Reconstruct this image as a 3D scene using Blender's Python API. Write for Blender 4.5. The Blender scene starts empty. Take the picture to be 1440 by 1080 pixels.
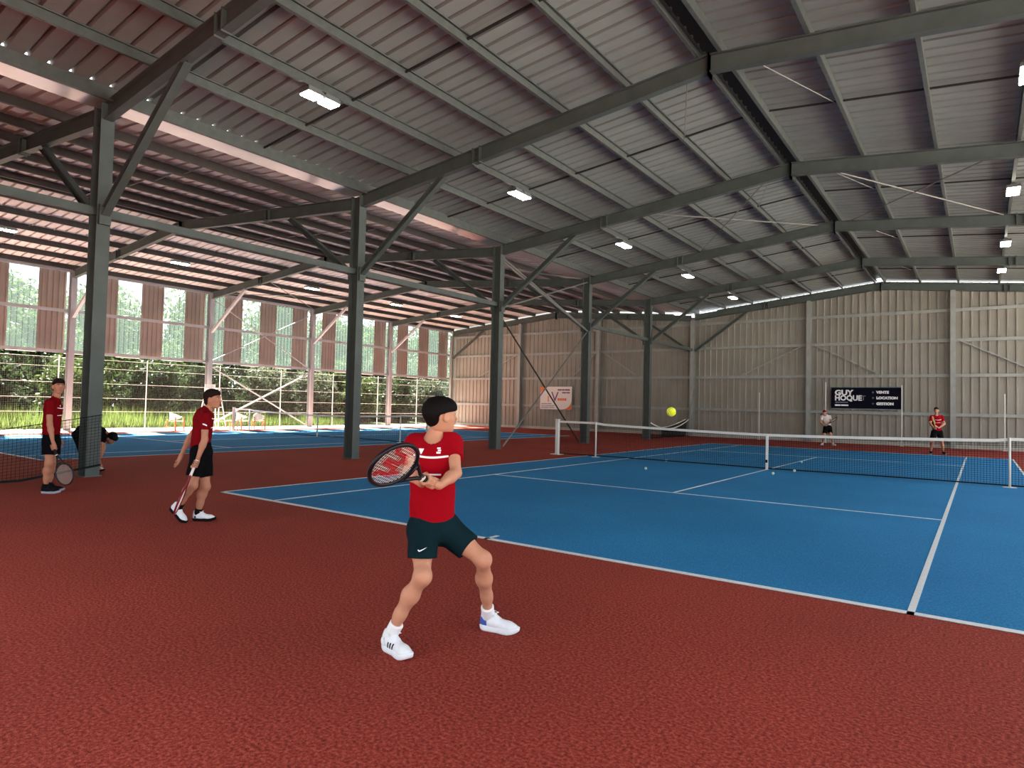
import bpy, math, random
import numpy as np
from mathutils import Vector, Matrix
from mathutils.bvhtree import BVHTree

random.seed(7)
RNG = np.random.default_rng(11)
SC = bpy.context.scene
COL = SC.collection

# ---------------------------------------------------------------- camera, sky, sun, exposure
YAW, PITCH, ROLL, FPX = 0.6263, 0.0338, 0.0233, 911.74
CAM = Vector((4.5234, -17.6839, 1.5065))
_f = Vector((-math.sin(YAW) * math.cos(PITCH), math.cos(YAW) * math.cos(PITCH), math.sin(PITCH)))
_r = Vector((math.cos(YAW), math.sin(YAW), 0))
_u = _r.cross(_f)
_c, _s = math.cos(ROLL), math.sin(ROLL)
_right = _c * _r + _s * _u
_up = -_s * _r + _c * _u
cam_data = bpy.data.cameras.new('camera')
cam_data.sensor_fit = 'HORIZONTAL'
cam_data.sensor_width = 36.0
cam_data.lens = FPX / 1440.0 * 36.0
cam_data.clip_start = 0.05
cam_data.clip_end = 500
cam = bpy.data.objects.new('camera', cam_data)
COL.objects.link(cam)
cam.matrix_world = Matrix(((_right.x, _up.x, -_f.x, CAM.x), (_right.y, _up.y, -_f.y, CAM.y),
                           (_right.z, _up.z, -_f.z, CAM.z), (0, 0, 0, 1)))
SC.camera = cam

world = bpy.data.worlds.new('sky')
SC.world = world
world.use_nodes = True
bgn = world.node_tree.nodes['Background']
bgn.inputs['Color'].default_value = (0.86, 0.93, 1.0, 1)
bgn.inputs['Strength'].default_value = 1.6

sun_data = bpy.data.lights.new('sun', 'SUN')
sun_data.energy = 40.0
sun_data.angle = math.radians(1.5)
sun_data.color = (1.0, 0.95, 0.86)
sun = bpy.data.objects.new('sun', sun_data)
COL.objects.link(sun)
_sd = Vector((1.0, -0.25, -1.2)).normalized()      # the way the sunlight travels: in under the open left side
sun.rotation_euler = _sd.to_track_quat('-Z', 'Y').to_euler()
sun.location = (-60, 10, 80)

SC.view_settings.view_transform = 'Standard'
SC.view_settings.look = 'None'
SC.view_settings.gamma = 1.0
SC.view_settings.use_curve_mapping = False
SC.view_settings.exposure = 1.1

# ---------------------------------------------------------------- helpers
def srgb(r, g, b):
    def c(v):
        v /= 255.0
        return v / 12.92 if v <= 0.04045 else ((v + 0.055) / 1.055) ** 2.4
    return (c(r), c(g), c(b))

MATS = {}
def mat(name, color, rough=0.6, metal=0.0, noise=None, bump=None, emit=None, spec=0.25, color2=None, coord='Object', stretch=(1, 1, 1)):
    """Principled material; noise=(scale, amount) mottles between color and color2, bump=(scale, strength)."""
    m = bpy.data.materials.new(name)
    m.use_nodes = True
    nt = m.node_tree
    b = nt.nodes['Principled BSDF']
    b.inputs['Base Color'].default_value = (*color, 1)
    b.inputs['Roughness'].default_value = rough
    b.inputs['Metallic'].default_value = metal
    b.inputs['Specular IOR Level'].default_value = spec
    tc = None
    if noise or bump:
        tc = nt.nodes.new('ShaderNodeTexCoord')
        mp = nt.nodes.new('ShaderNodeMapping')
        mp.inputs['Scale'].default_value = stretch
        nt.links.new(tc.outputs[coord], mp.inputs['Vector'])
    if noise:
        n = nt.nodes.new('ShaderNodeTexNoise')
        n.inputs['Scale'].default_value = noise[0]
        n.inputs['Detail'].default_value = 5
        nt.links.new(mp.outputs[0], n.inputs['Vector'])
        r = nt.nodes.new('ShaderNodeValToRGB')
        c2 = color2 or tuple(v * (1 - noise[1]) for v in color)
        r.color_ramp.elements[0].position = 0.32
        r.color_ramp.elements[1].position = 0.68
        r.color_ramp.elements[0].color = (*c2, 1)
        r.color_ramp.elements[1].color = (*color, 1)
        nt.links.new(n.outputs['Fac'], r.inputs['Fac'])
        nt.links.new(r.outputs['Color'], b.inputs['Base Color'])
    if bump:
        n2 = nt.nodes.new('ShaderNodeTexNoise')
        n2.inputs['Scale'].default_value = bump[0]
        n2.inputs['Detail'].default_value = 3
        nt.links.new(mp.outputs[0], n2.inputs['Vector'])
        bp = nt.nodes.new('ShaderNodeBump')
        bp.inputs['Strength'].default_value = bump[1]
        bp.inputs['Distance'].default_value = 0.01
        nt.links.new(n2.outputs['Fac'], bp.inputs['Height'])
        nt.links.new(bp.outputs['Normal'], b.inputs['Normal'])
    if emit:
        b.inputs['Emission Color'].default_value = (*emit[0], 1)
        b.inputs['Emission Strength'].default_value = emit[1]
    MATS[name] = m
    return m

def floor_mat(name, base, dark, light):
    """Granular acrylic court coating: fine speckle over broad worn patches."""
    m = bpy.data.materials.new(name)
    m.use_nodes = True
    nt = m.node_tree
    b = nt.nodes['Principled BSDF']
    b.inputs['Roughness'].default_value = 0.85
    b.inputs['Specular IOR Level'].default_value = 0.12
    tc = nt.nodes.new('ShaderNodeTexCoord')
    n1 = nt.nodes.new('ShaderNodeTexNoise'); n1.inputs['Scale'].default_value = 190; n1.inputs['Detail'].default_value = 3
    n2 = nt.nodes.new('ShaderNodeTexNoise'); n2.inputs['Scale'].default_value = 0.35; n2.inputs['Detail'].default_value = 6
    n3 = nt.nodes.new('ShaderNodeTexNoise'); n3.inputs['Scale'].default_value = 55; n3.inputs['Detail'].default_value = 2
    for n in (n1, n2, n3):
        nt.links.new(tc.outputs['Object'], n.inputs['Vector'])
    r1 = nt.nodes.new('ShaderNodeValToRGB')
    r1.color_ramp.elements[0].position = 0.36; r1.color_ramp.elements[0].color = (*dark, 1)
    r1.color_ramp.elements[1].position = 0.66; r1.color_ramp.elements[1].color = (*light, 1)
    e = r1.color_ramp.elements.new(0.5); e.color = (*base, 1)
    add = nt.nodes.new('ShaderNodeMath'); add.operation = 'MULTIPLY_ADD'; add.inputs[1].default_value = 0.55
    nt.links.new(n3.outputs['Fac'], add.inputs[0])
    mul = nt.nodes.new('ShaderNodeMath'); mul.operation = 'MULTIPLY'; mul.inputs[1].default_value = 0.45
    nt.links.new(n1.outputs['Fac'], mul.inputs[0])
    nt.links.new(mul.outputs[0], add.inputs[2])
    nt.links.new(add.outputs[0], r1.inputs['Fac'])
    r2 = nt.nodes.new('ShaderNodeValToRGB')
    r2.color_ramp.elements[0].position = 0.35; r2.color_ramp.elements[0].color = (0.86, 0.86, 0.86, 1)
    r2.color_ramp.elements[1].position = 0.7; r2.color_ramp.elements[1].color = (1.08, 1.06, 1.04, 1)
    nt.links.new(n2.outputs['Fac'], r2.inputs['Fac'])
    mx = nt.nodes.new('ShaderNodeMix'); mx.data_type = 'RGBA'; mx.blend_type = 'MULTIPLY'; mx.inputs['Factor'].default_value = 1
    nt.links.new(r1.outputs['Color'], mx.inputs['A']); nt.links.new(r2.outputs['Color'], mx.inputs['B'])
    nt.links.new(mx.outputs['Result'], b.inputs['Base Color'])
    bp = nt.nodes.new('ShaderNodeBump'); bp.inputs['Strength'].default_value = 0.5; bp.inputs['Distance'].default_value = 0.006
    nt.links.new(n1.outputs['Fac'], bp.inputs['Height']); nt.links.new(bp.outputs['Normal'], b.inputs['Normal'])
    MATS[name] = m
    return m

def translucent_mat(name, color, clear):
    m = bpy.data.materials.new(name)
    m.use_nodes = True
    nt = m.node_tree
    nt.nodes.remove(nt.nodes['Principled BSDF'])
    out = nt.nodes['Material Output']
    tr = nt.nodes.new('ShaderNodeBsdfTransparent'); tr.inputs['Color'].default_value = (0.86, 0.95, 0.90, 1)
    tl = nt.nodes.new('ShaderNodeBsdfTranslucent'); tl.inputs['Color'].default_value = (*color, 1)
    df = nt.nodes.new('ShaderNodeBsdfDiffuse'); df.inputs['Color'].default_value = (*color, 1)
    a = nt.nodes.new('ShaderNodeMixShader'); a.inputs[0].default_value = 0.35
    nt.links.new(tl.outputs[0], a.inputs[1]); nt.links.new(df.outputs[0], a.inputs[2])
    b = nt.nodes.new('ShaderNodeMixShader'); b.inputs[0].default_value = clear
    nt.links.new(a.outputs[0], b.inputs[1]); nt.links.new(tr.outputs[0], b.inputs[2])
    nt.links.new(b.outputs[0], out.inputs['Surface'])
    MATS[name] = m
    return m

def leaf_mat(name, c1, c2):
    m = bpy.data.materials.new(name)
    m.use_nodes = True
    nt = m.node_tree
    b = nt.nodes['Principled BSDF']
    b.inputs['Roughness'].default_value = 0.55
    b.inputs['Specular IOR Level'].default_value = 0.08
    at = nt.nodes.new('ShaderNodeAttribute'); at.attribute_name = 'tone'
    r = nt.nodes.new('ShaderNodeValToRGB')
    r.color_ramp.elements[0].color = (*c1, 1); r.color_ramp.elements[1].color = (*c2, 1)
    nt.links.new(at.outputs['Fac'], r.inputs['Fac'])
    nt.links.new(r.outputs['Color'], b.inputs['Base Color'])
    tl = nt.nodes.new('ShaderNodeBsdfTranslucent')
    nt.links.new(r.outputs['Color'], tl.inputs['Color'])
    mx = nt.nodes.new('ShaderNodeMixShader'); mx.inputs[0].default_value = 0.4
    nt.links.new(b.outputs[0], mx.inputs[1]); nt.links.new(tl.outputs[0], mx.inputs[2])
    nt.links.new(mx.outputs[0], nt.nodes['Material Output'].inputs['Surface'])
    MATS[name] = m
    return m

class MB:
    """Collects shapes in world space; build() links them as one mesh object."""
    def __init__(self):
        self.v = []; self.f = []
    def add(self, vs, fs):
        o = len(self.v)
        self.v += [tuple(p) for p in vs]
        self.f += [tuple(i + o for i in f) for f in fs]
        return self
    def box(self, lo, hi):
        x0, y0, z0 = lo; x1, y1, z1 = hi
        return self.add([(x0, y0, z0), (x1, y0, z0), (x1, y1, z0), (x0, y1, z0), (x0, y0, z1), (x1, y0, z1), (x1, y1, z1), (x0, y1, z1)],
                        [(0, 3, 2, 1), (4, 5, 6, 7), (0, 1, 5, 4), (1, 2, 6, 5), (2, 3, 7, 6), (3, 0, 4, 7)])
    def extrude(self, prof, p, q, up=(0, 0, 1)):
        p = Vector(p); q = Vector(q); d = (q - p).normalized(); up = Vector(up)
        if abs(d.dot(up)) > 0.98: up = Vector((0, 1, 0)) if abs(d.y) < 0.9 else Vector((1, 0, 0))
        s = d.cross(up).normalized(); u = s.cross(d).normalized()
        n = len(prof)
        vs = [p + s * a + u * b for a, b in prof] + [q + s * a + u * b for a, b in prof]
        fs = [(i, (i + 1) % n, n + (i + 1) % n, n + i) for i in range(n)]
        fs += [tuple(range(n))[::-1], tuple(range(n, 2 * n))]
        return self.add(vs, fs)
    def bar(self, p, q, w, h=None, up=(0, 0, 1)):
        h = h or w
        return self.extrude([(-w / 2, -h / 2), (w / 2, -h / 2), (w / 2, h / 2), (-w / 2, h / 2)], p, q, up)
    def ibeam(self, p, q, h, w, up=(0, 0, 1), tf=0.016, tw=0.012):
        a, b, c = w / 2, h / 2, tw / 2
        return self.extrude([(-a, -b), (a, -b), (a, -b + tf), (c, -b + tf), (c, b - tf), (a, b - tf), (a, b), (-a, b),
                             (-a, b - tf), (-c, b - tf), (-c, -b + tf), (-a, -b + tf)], p, q, up)
    def cee(self, p, q, h, w, up=(0, 0, 1), t=0.006, lip=0.02):
        b = h / 2
        return self.extrude([(0, -b), (w, -b), (w, -b + lip), (w - t, -b + lip), (w - t, -b + t), (t, -b + t), (t, b - t), (w - t, b - t),
                             (w - t, b - lip), (w, b - lip), (w, b), (0, b)], p, q, up)
    def tube(self, pts, r, n=8, closed=False, cap=True):
        pts = [Vector(p) for p in pts]; m = len(pts)
        rs = r if isinstance(r, (list, tuple)) else [r] * m
        vs = []; prev = None
        for i, p in enumerate(pts):
            if closed: d = pts[(i + 1) % m] - pts[i - 1]
            else: d = pts[min(i + 1, m - 1)] - pts[max(i - 1, 0)]
            d.normalize()
            if prev is None:
                ref = Vector((0, 0, 1)) if abs(d.z) < 0.9 else Vector((1, 0, 0))
                s = d.cross(ref).normalized()
            else:
                s = (prev - d * prev.dot(d)).normalized()
            prev = s; u = d.cross(s)
            for k in range(n):
                a = 2 * math.pi * k / n
                vs.append(p + (s * math.cos(a) + u * math.sin(a)) * rs[i])
        fs = []
        for i in range(m if closed else m - 1):
            j = (i + 1) % m
            for k in range(n):
                l = (k + 1) % n
                fs.append((i * n + k, i * n + l, j * n + l, j * n + k))
        if cap and not closed:
            fs += [tuple(range(n))[::-1], tuple(range((m - 1) * n, m * n))]
        return self.add(vs, fs)
    def prism(self, poly, n):
        """polygon (list of 3-D points) pushed along vector n"""
        k = len(poly); n = Vector(n)
        vs = [Vector(p) for p in poly] + [Vector(p) + n for p in poly]
        fs = [tuple(range(k))[::-1], tuple(range(k, 2 * k))] + [(i, (i + 1) % k, k + (i + 1) % k, k + i) for i in range(k)]
        return self.add(vs, fs)
    def lathe(self, prof, c, n=16):
        vs = []; fs = []
        for r, z in prof:
            for k in range(n):
                a = 2 * math.pi * k / n
                vs.append((c[0] + r * math.cos(a), c[1] + r * math.sin(a), c[2] + z))
        for i in range(len(prof) - 1):
            for k in range(n):
                l = (k + 1) % n
                fs.append((i * n + k, i * n + l, (i + 1) * n + l, (i + 1) * n + k))
        fs += [tuple(range(n))[::-1], tuple(range((len(prof) - 1) * n, len(prof) * n))]
        return self.add(vs, fs)
    def mesh(self, name, m, smooth=False, org=(0, 0, 0)):
        me = bpy.data.meshes.new(name)
        o = Vector(org)
        me.from_pydata([(a - o.x, b - o.y, c - o.z) for a, b, c in self.v], [], self.f)
        me.materials.append(MATS[m] if isinstance(m, str) else m)
        if smooth:
            me.polygons.foreach_set('use_smooth', [True] * len(me.polygons))
        me.update()
        return me
    def build(self, name, m, parent=None, smooth=False, org=None):
        if org is None: org = world_loc(parent) if parent else (0, 0, 0)
        return link(name, self.mesh(name, m, smooth, org), parent)

def world_loc(o):
    l = Vector((0, 0, 0))
    while o is not None:
        l += o.location; o = o.parent
    return l

def link(name, data, parent=None, loc=(0, 0, 0), rot=None):
    o = bpy.data.objects.new(name, data)
    COL.objects.link(o)
    o.parent = parent
    o.location = loc
    if rot is not None: o.rotation_euler = rot
    return o

def tag(o, label=None, cat=None, group=None, kind=None):
    if label: o['label'] = label
    if cat: o['category'] = cat
    if group: o['group'] = group
    if kind: o['kind'] = kind
    return o

def thing(name, loc, label, cat, group=None):
    return tag(link(name, None, None, loc), label, cat, group)

def copy_tree(o, parent=None):
    c = o.copy(); COL.objects.link(c); c.parent = parent
    for ch in o.children: copy_tree(ch, c)
    return c

# ---------------------------------------------------------------- materials
floor_mat('red_floor', srgb(148, 56, 45), srgb(100, 31, 25), srgb(188, 92, 78))
floor_mat('blue_floor', srgb(38, 122, 176), srgb(29, 104, 158), srgb(62, 144, 196))
mat('line_paint', srgb(225, 228, 228), 0.6, noise=(30, 0.12))
mat('steel', srgb(86, 93, 90), 0.55, 0.15, noise=(3, 0.18), bump=(60, 0.05))
mat('steel_wall', srgb(158, 160, 156), 0.5, 0.2, noise=(3, 0.15))
mat('galvanised', srgb(126, 138, 134), 0.45, 0.4, noise=(6, 0.2))
mat('purlin_steel', srgb(96, 100, 97), 0.5, 0.3, noise=(6, 0.2))
mat('purlin_side', srgb(74, 68, 66), 0.6, 0.1, noise=(6, 0.2))
mat('gutter_metal', srgb(190, 186, 184), 0.3, 0.6, noise=(2, 0.12))
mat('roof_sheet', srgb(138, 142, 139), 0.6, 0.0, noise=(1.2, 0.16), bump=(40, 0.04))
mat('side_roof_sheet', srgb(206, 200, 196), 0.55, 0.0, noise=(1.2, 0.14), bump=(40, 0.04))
mat('wall_sheet', srgb(152, 147, 137), 0.55, 0.1, noise=(0.9, 0.14))
mat('side_sheet', srgb(146, 128, 118), 0.6, 0.0, noise=(1.1, 0.16))
translucent_mat('clear_sheet', (0.13, 0.17, 0.15), 0.74)
mat('rod_steel', srgb(120, 118, 114), 0.5, 0.3)
mat('dark_rod', srgb(52, 48, 46), 0.6, 0.2)
mat('sun_strip_tone', srgb(196, 172, 160), 0.85, noise=(1.3, 0.2))  # pale tone put in to brighten the sunlit strip of red floor
mat('steel_pale', srgb(160, 158, 160), 0.5, 0.05, noise=(3, 0.1))
mat('concrete', srgb(186, 180, 170), 0.8, noise=(4, 0.18))
mat('net_black', srgb(16, 18, 20), 0.8)
mat('tape_white', srgb(228, 226, 220), 0.7, noise=(14, 0.08))
mat('post_white', srgb(222, 220, 212), 0.45, noise=(5, 0.08))
mat('lamp_grey', srgb(120, 122, 122), 0.4, 0.4)
mat('lamp_lens', (1, 1, 0.95), 0.3, emit=((1.0, 0.96, 0.80), 26.0))
mat('plastic_white', srgb(226, 226, 220), 0.4)
mat('leg_floor_bounce', srgb(214, 150, 110), 0.5)  # orange light reflected from the red floor, painted into white plastic legs
mat('ball_felt', srgb(205, 226, 40), 0.9, noise=(60, 0.12), bump=(400, 0.4))
mat('ball_pale', srgb(196, 220, 190), 0.9, noise=(60, 0.12))
mat('ball_seam', srgb(225, 228, 215), 0.8)
mat('sign_navy', srgb(9, 9, 28), 0.6, noise=(2, 0.15), spec=0.08)
mat('sign_white', srgb(226, 218, 212), 0.45)
mat('sign_orange', srgb(226, 122, 74), 0.5)
mat('sign_purple', srgb(120, 70, 110), 0.5)
mat('sign_grey', srgb(120, 124, 150), 0.5)
mat('print_white', srgb(235, 235, 235), 0.6)
mat('grass_ground', srgb(70, 80, 46), 0.9, noise=(1.5, 0.3))
mat('ground_low_bounce', srgb(96, 96, 94), 0.9, noise=(8, 0.25))
mat('ground_high_bounce', srgb(206, 202, 194), 0.9, noise=(8, 0.25))
leaf_mat('leaf_dark', srgb(22, 31, 18), srgb(52, 66, 38))
leaf_mat('leaf_mid', srgb(34, 46, 23), srgb(74, 90, 46))
leaf_mat('leaf_grey', srgb(44, 51, 37), srgb(80, 88, 66))
leaf_mat('grass_blade', srgb(64, 80, 38), srgb(106, 124, 62))
mat('bark', srgb(86, 74, 62), 0.9, noise=(10, 0.3))
# ---------------------------------------------------------------- the building's measures
XC = -9.11                                   # row of columns between the two courts
FY = [-18.69 + 6.2976 * i for i in range(7)]  # portal frames
XR, ZR, SR = 0.48, 7.73, 0.1033              # main ridge, underside of the rafters, slope
XRC = 10.07                                  # right row of columns
XL = -27.73                                  # left row of columns
XLR, ZLR = -18.55, 7.47                      # ridge of the side hall
SLA, SLB = 0.0816, 0.0893                    # its slopes
RD = 0.33                                    # rafter depth
PD = 0.20                                    # purlin depth
def under(x):
    """underside of the rafters at x"""
    if x >= XC: return ZR - SR * abs(x - XR)
    if x >= XLR: return ZLR - SLA * (x - XLR)
    return ZLR - SLB * (XLR - x)
def rtop(x): return under(x) + RD
YB = FY[6]
Y0 = FY[0]

# ---------------------------------------------------------------- ground, floor, courts
m = MB().box((-29.0, Y0 - 4, -0.3), (XRC + 1.5, YB + 0.6, 0.0))
floor = tag(m.build('floor', 'red_floor'), kind='structure')
tag(MB().box((-75, -60, -0.5), (-29.0, 80, -0.03)).build('ground', 'grass_ground'), kind='structure')
tag(MB().box((XRC + 1.5, -60, -0.5), (70, 80, -0.04)).build('ground', 'ground_high_bounce'), kind='structure')  # unseen outer ground, made pale to bounce more light onto the roof
tag(MB().box((-29.0, -60, -0.5), (XRC + 1.5, Y0 - 4, -0.04)).build('ground', 'ground_low_bounce'), kind='structure')  # unseen front ground, made dark so less light bounces onto the near roof

MB().box((-29.0, Y0 - 4, -.01), (-25.9, YB + .1, .002)).build('sun_bounce_strip', 'sun_strip_tone', floor)  # pale strip added over the red floor to bounce sunlight up to the roof

def court(cx):
    MB().box((cx - 5.485, -11.885, -0.02), (cx + 5.485, 11.885, 0.003)).build('blue_court', 'blue_floor', floor)
    def line(x0, y0, x1, y1):
        MB().box((x0, y0, 0.0), (x1, y1, 0.006)).build('court_line', 'line_paint', floor)
    for s in (-1, 1):
        a = cx + s * 5.485; line(min(a, a - s * .05), -11.885, max(a, a - s * .05), 11.885)
        a = cx + s * 4.115; line(min(a, a - s * .05), -11.885, max(a, a - s * .05), 11.885)
        b = s * 11.885; line(cx - 5.485, min(b, b - s * .08), cx + 5.485, max(b, b - s * .08))
        b = s * 6.4; line(cx - 4.115, min(b, b - s * .05), cx + 4.115, max(b, b - s * .05))
        b = s * 11.885; line(cx - .025, min(b, b - s * .25), cx + .025, max(b, b - s * .25))
    line(cx - .025, -6.4, cx + .025, 6.4)
court(0.0)
court(-18.5)

# ---------------------------------------------------------------- roof sheets: three ribs to a sheet
def rib_profile(width, pitch, rib, h):
    """(along, height) points of a trapezoidal sheet"""
    pts = [(0.0, 0.0)]
    a = pitch / 2
    while a < width:
        pts += [(a - rib / 2 - .012, 0), (a - rib / 2, h), (a + rib / 2, h), (a + rib / 2 + .012, 0)]
        a += pitch
    pts.append((width, 0.0))
    return pts

def slope_sheet_mesh(name, xa, za, xb, zb, m):
    prof = rib_profile(1.0, 1 / 3.0, 0.055, 0.09)
    n = len(prof)
    vs = [(xa, y, za + h) for y, h in prof] + [(xb, y, zb + h) for y, h in prof]
    fs = [(i, i + 1, n + i + 1, n + i) for i in range(n - 1)]
    return MB().add(vs, fs).mesh(name, m)

ceiling = tag(link('ceiling', None), 'grey ribbed metal roof of the main tennis hall', kind='structure')
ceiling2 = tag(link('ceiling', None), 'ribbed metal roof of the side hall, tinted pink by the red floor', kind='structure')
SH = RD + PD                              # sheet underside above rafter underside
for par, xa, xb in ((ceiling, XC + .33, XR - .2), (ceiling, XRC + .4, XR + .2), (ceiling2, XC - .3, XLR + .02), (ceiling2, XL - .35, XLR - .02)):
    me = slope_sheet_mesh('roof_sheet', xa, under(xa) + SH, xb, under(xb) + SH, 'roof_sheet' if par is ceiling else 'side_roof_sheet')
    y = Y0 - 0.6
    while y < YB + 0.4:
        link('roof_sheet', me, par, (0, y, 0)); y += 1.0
# ridge caps
MB().extrude([(-.6, -.09), (0, 0), (.6, -.09), (.6, -.10), (0, -.012), (-.6, -.10)], (XR, Y0 - .6, ZR + SH + .15), (XR, YB + .4, ZR + SH + .15)).build('ridge_cap', 'dark_rod', ceiling)
MB().extrude([(-.6, -.06), (0, 0), (.6, -.06), (.6, -.07), (0, -.012), (-.6, -.07)], (XLR, Y0 - .6, ZLR + SH + .13), (XLR, YB + .4, ZLR + SH + .13)).build('ridge_cap', 'dark_rod', ceiling2)

# purlins, one per bay and line
def purlin_mesh(h, flip, m='purlin_steel'):
    mb = MB()
    L = FY[1] - FY[0]
    mb.cee((0, 0, 0), (0, L, 0), h, 0.065 * (-1 if flip else 1))
    return mb.mesh('purlin', m)
PM = {(h, fl): purlin_mesh(h, fl) for h in (PD, 0.26) for fl in (0, 1)}
PS = {fl: purlin_mesh(PD, fl, 'purlin_side') for fl in (0, 1)}
main_x = [XR - .24, -1.23, -2.72, -4.22, -5.71, -7.2, XR + .24, 2.2, 3.72, 5.24, 6.76, 8.28]
side_x = [XLR + .2 + i * 1.5 for i in range(6)] + [XLR - .2 - i * 1.47 for i in range(7)]
for b in range(6):
    for x in main_x: link('purlin', PM[(PD, x > XR)], ceiling, (x, FY[b], rtop(x) + PD / 2))
    for x in (XC + .38, XRC - .2): link('purlin', PM[(0.26, 1)], ceiling, (x, FY[b], rtop(x) + 0.09))
    for x in side_x: link('purlin', PS[x > XLR], ceiling2, (x, FY[b], rtop(x) + PD / 2))
    # bars that hold the purlins upright at mid bay
    ym = (FY[b] + FY[b + 1]) / 2
    def zl(x): return rtop(x) + PD * .72
    for par, xa, xb in ((ceiling, XC + .4, XR - .25), (ceiling, XRC - .3, XR + .25)):
        MB().bar((xa, ym, zl(xa)), (xb, ym, zl(xb)), .035).build('sag_bar', 'dark_rod', par)
    for par, xs in ((ceiling2, side_x[:6]), (ceiling2, side_x[6:])):
        for xa, xb in zip(xs[:-1], xs[1:]):
            MB().bar((xa, ym, rtop(xa) + .05), (xb, ym, rtop(xb) + .16), .022).build('sag_bar', 'rod_steel', par)
# short slanting rods beside the main ridge
for b in range(1, 6):
    for s in (-1, 1):
        xa, xb = XR + s * .62, XR + s * 1.7
        MB().tube([(xa, FY[b] + .5, rtop(xa) + .02), (xb, FY[b] + 3.15, rtop(xb) + .03)], .012, 6).build('ridge_rod', 'rod_steel', ceiling)
# roof cross bracing in the fourth bay
for s in (-1, 1):
    xa, xb = XR + s * .5, XR + s * 4.6
    for y0, y1 in ((FY[3] + .2, FY[4] - .2), (FY[4] - .2, FY[3] + .2)):
        MB().tube([(xa, y0, rtop(xa) - .05), (xb, y1, rtop(xb) - .05)], .02, 6).build('roof_brace', 'rod_steel', ceiling)
for y0, y1 in ((FY[3] + .2, FY[4] - .2), (FY[4] - .2, FY[3] + .2)):
    for xa, xb in ((XL + .3, -23.3), (-13.6, XC - .2)):
        MB().tube([(xa, y0, rtop(xa) - .06), (xb, y1, rtop(xb) - .06)], .02, 6).build('roof_brace', 'rod_steel', ceiling2)

# valley gutter
gz = rtop(XC) + .03
MB().extrude([(-.27, .22), (-.27, 0), (.27, 0), (.27, .22), (.26, .22), (.26, .01), (-.26, .01), (-.26, .22)], (XC - .02, Y0 - .6, gz), (XC - .02, YB + .3, gz)).build('valley_gutter', 'gutter_metal', ceiling)

# rafters with their plates
for i in range(7):
    y = FY[i]
    for par, xa, xb, xs in ((ceiling, XC + .1, XR, -5.0), (ceiling, XRC - .1, XR, 5.5), (ceiling2, XC - .1, XLR, -13.3), (ceiling2, XL + .1, XLR, -23.4)):
        za, zb = under(xa) + RD / 2, under(xb) + RD / 2
        r = MB().ibeam((xa, y, za), (xb, y, zb), RD, .16).build('rafter', 'steel', par)
        zs = under(xs) + RD / 2
        for dx in (-.10, .10):
            MB().box((xs + dx - .012, y - .09, under(xs + dx) - .03), (xs + dx + .012, y + .09, rtop(xs + dx) + .02)).build('splice_plate', 'steel', r)
        MB().box((xb - .014, y - .1, zb - RD / 2 - .09), (xb + .014, y + .1, zb + RD / 2 + .02)).build('end_plate', 'steel', r)

# ---------------------------------------------------------------- columns between the courts
CD, CW = 0.34, 0.24                         # depth across the frame, flange width
col_label = {0: 'grey steel column holding the outer end of the near divider net',
             1: 'grey steel column with black divider net stretched over it beside the bending person',
             2: 'grey steel column behind the walking player and player with raised racket, between the courts',
             3: 'grey steel column with long crossed braces running down from it to the far one',
             4: 'grey steel column beside the white net post, at the far end of the crossed braces',
             5: 'grey steel column at the start of the sagging white-taped divider net'}
COLS = []
for i in range(6):
    y = FY[i]
    c = thing('steel_column', (XC, y, 0), col_label[i], 'column')
    COLS.append(c)
    MB().ibeam((XC, y, 0.02), (XC, y, rtop(XC)), CD, CW, up=(1, 0, 0), tf=.02, tw=.014).build('column_shaft', 'steel', c)
    MB().box((XC - .2, y - .15, 0), (XC + .2, y + .15, .02)).build('base_plate', 'steel', c)
    for s in (-1, 1):
        xk = XC + s * 3.08
        k = MB().ibeam((XC + s * .17, y, 4.95), (xk, y, under(xk)), .14, .14, tf=.012, tw=.008).build('knee_brace', 'steel', c)
        xa, xb = sorted((XC + s * .158, XC + s * .24))
        MB().box((xa, y - .1, 4.75), (xb, y + .1, 5.12)).build('brace_plate', 'steel', k)
    if i != 3:
        MB().bar((XC, y + .02, 5.02), (XC, FY[i + 1] - .02, 5.02), .1, .15).build('tie_beam', 'steel', c)
    else:
        ya, yb = FY[3] + .1, FY[4] - .1
        MB().tube([(XC, ya, 4.7), (XC, yb - .4, .08)], .028, 8).build('cross_brace', 'dark_rod', c)
        MB().tube([(XC + .06, yb, 4.7), (XC + .06, ya + .3, .08)], .028, 8).build('cross_brace', 'rod_steel', c)
        MB().tube([(XC, ya, 6.75), (XC, yb, 4.85)], .035, 8).build('cross_brace', 'rod_steel', c)
        MB().tube([(XC + .1, ya, 6.55), (XC + .1, yb, 4.75)], .035, 8).build('cross_brace', 'rod_steel', c)
        MB().tube([(XC + .05, yb, 6.85), (XC + .05, ya, 4.9)], .03, 8).build('cross_brace', 'rod_steel', c)

# right row of columns, out of the picture, carries the other end of the roof
for i in range(6):
    y = FY[i]
    c = thing('steel_column', (XRC, y, 0), 'grey steel column in the outer row on the far side of the main court', 'column', 'outer columns')
    MB().ibeam((XRC, y, 0.02), (XRC, y, rtop(XRC)), CD, CW, up=(1, 0, 0), tf=.02, tw=.014).build('column_shaft', 'steel', c)
    MB().box((XRC - .2, y - .15, 0), (XRC + .2, y + .15, .02)).build('base_plate', 'steel', c)
    xk = XRC - 3.08
    MB().ibeam((XRC - .17, y, 4.95), (xk, y, under(xk)), .14, .14, tf=.012, tw=.008).build('knee_brace', 'steel', c)

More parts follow.
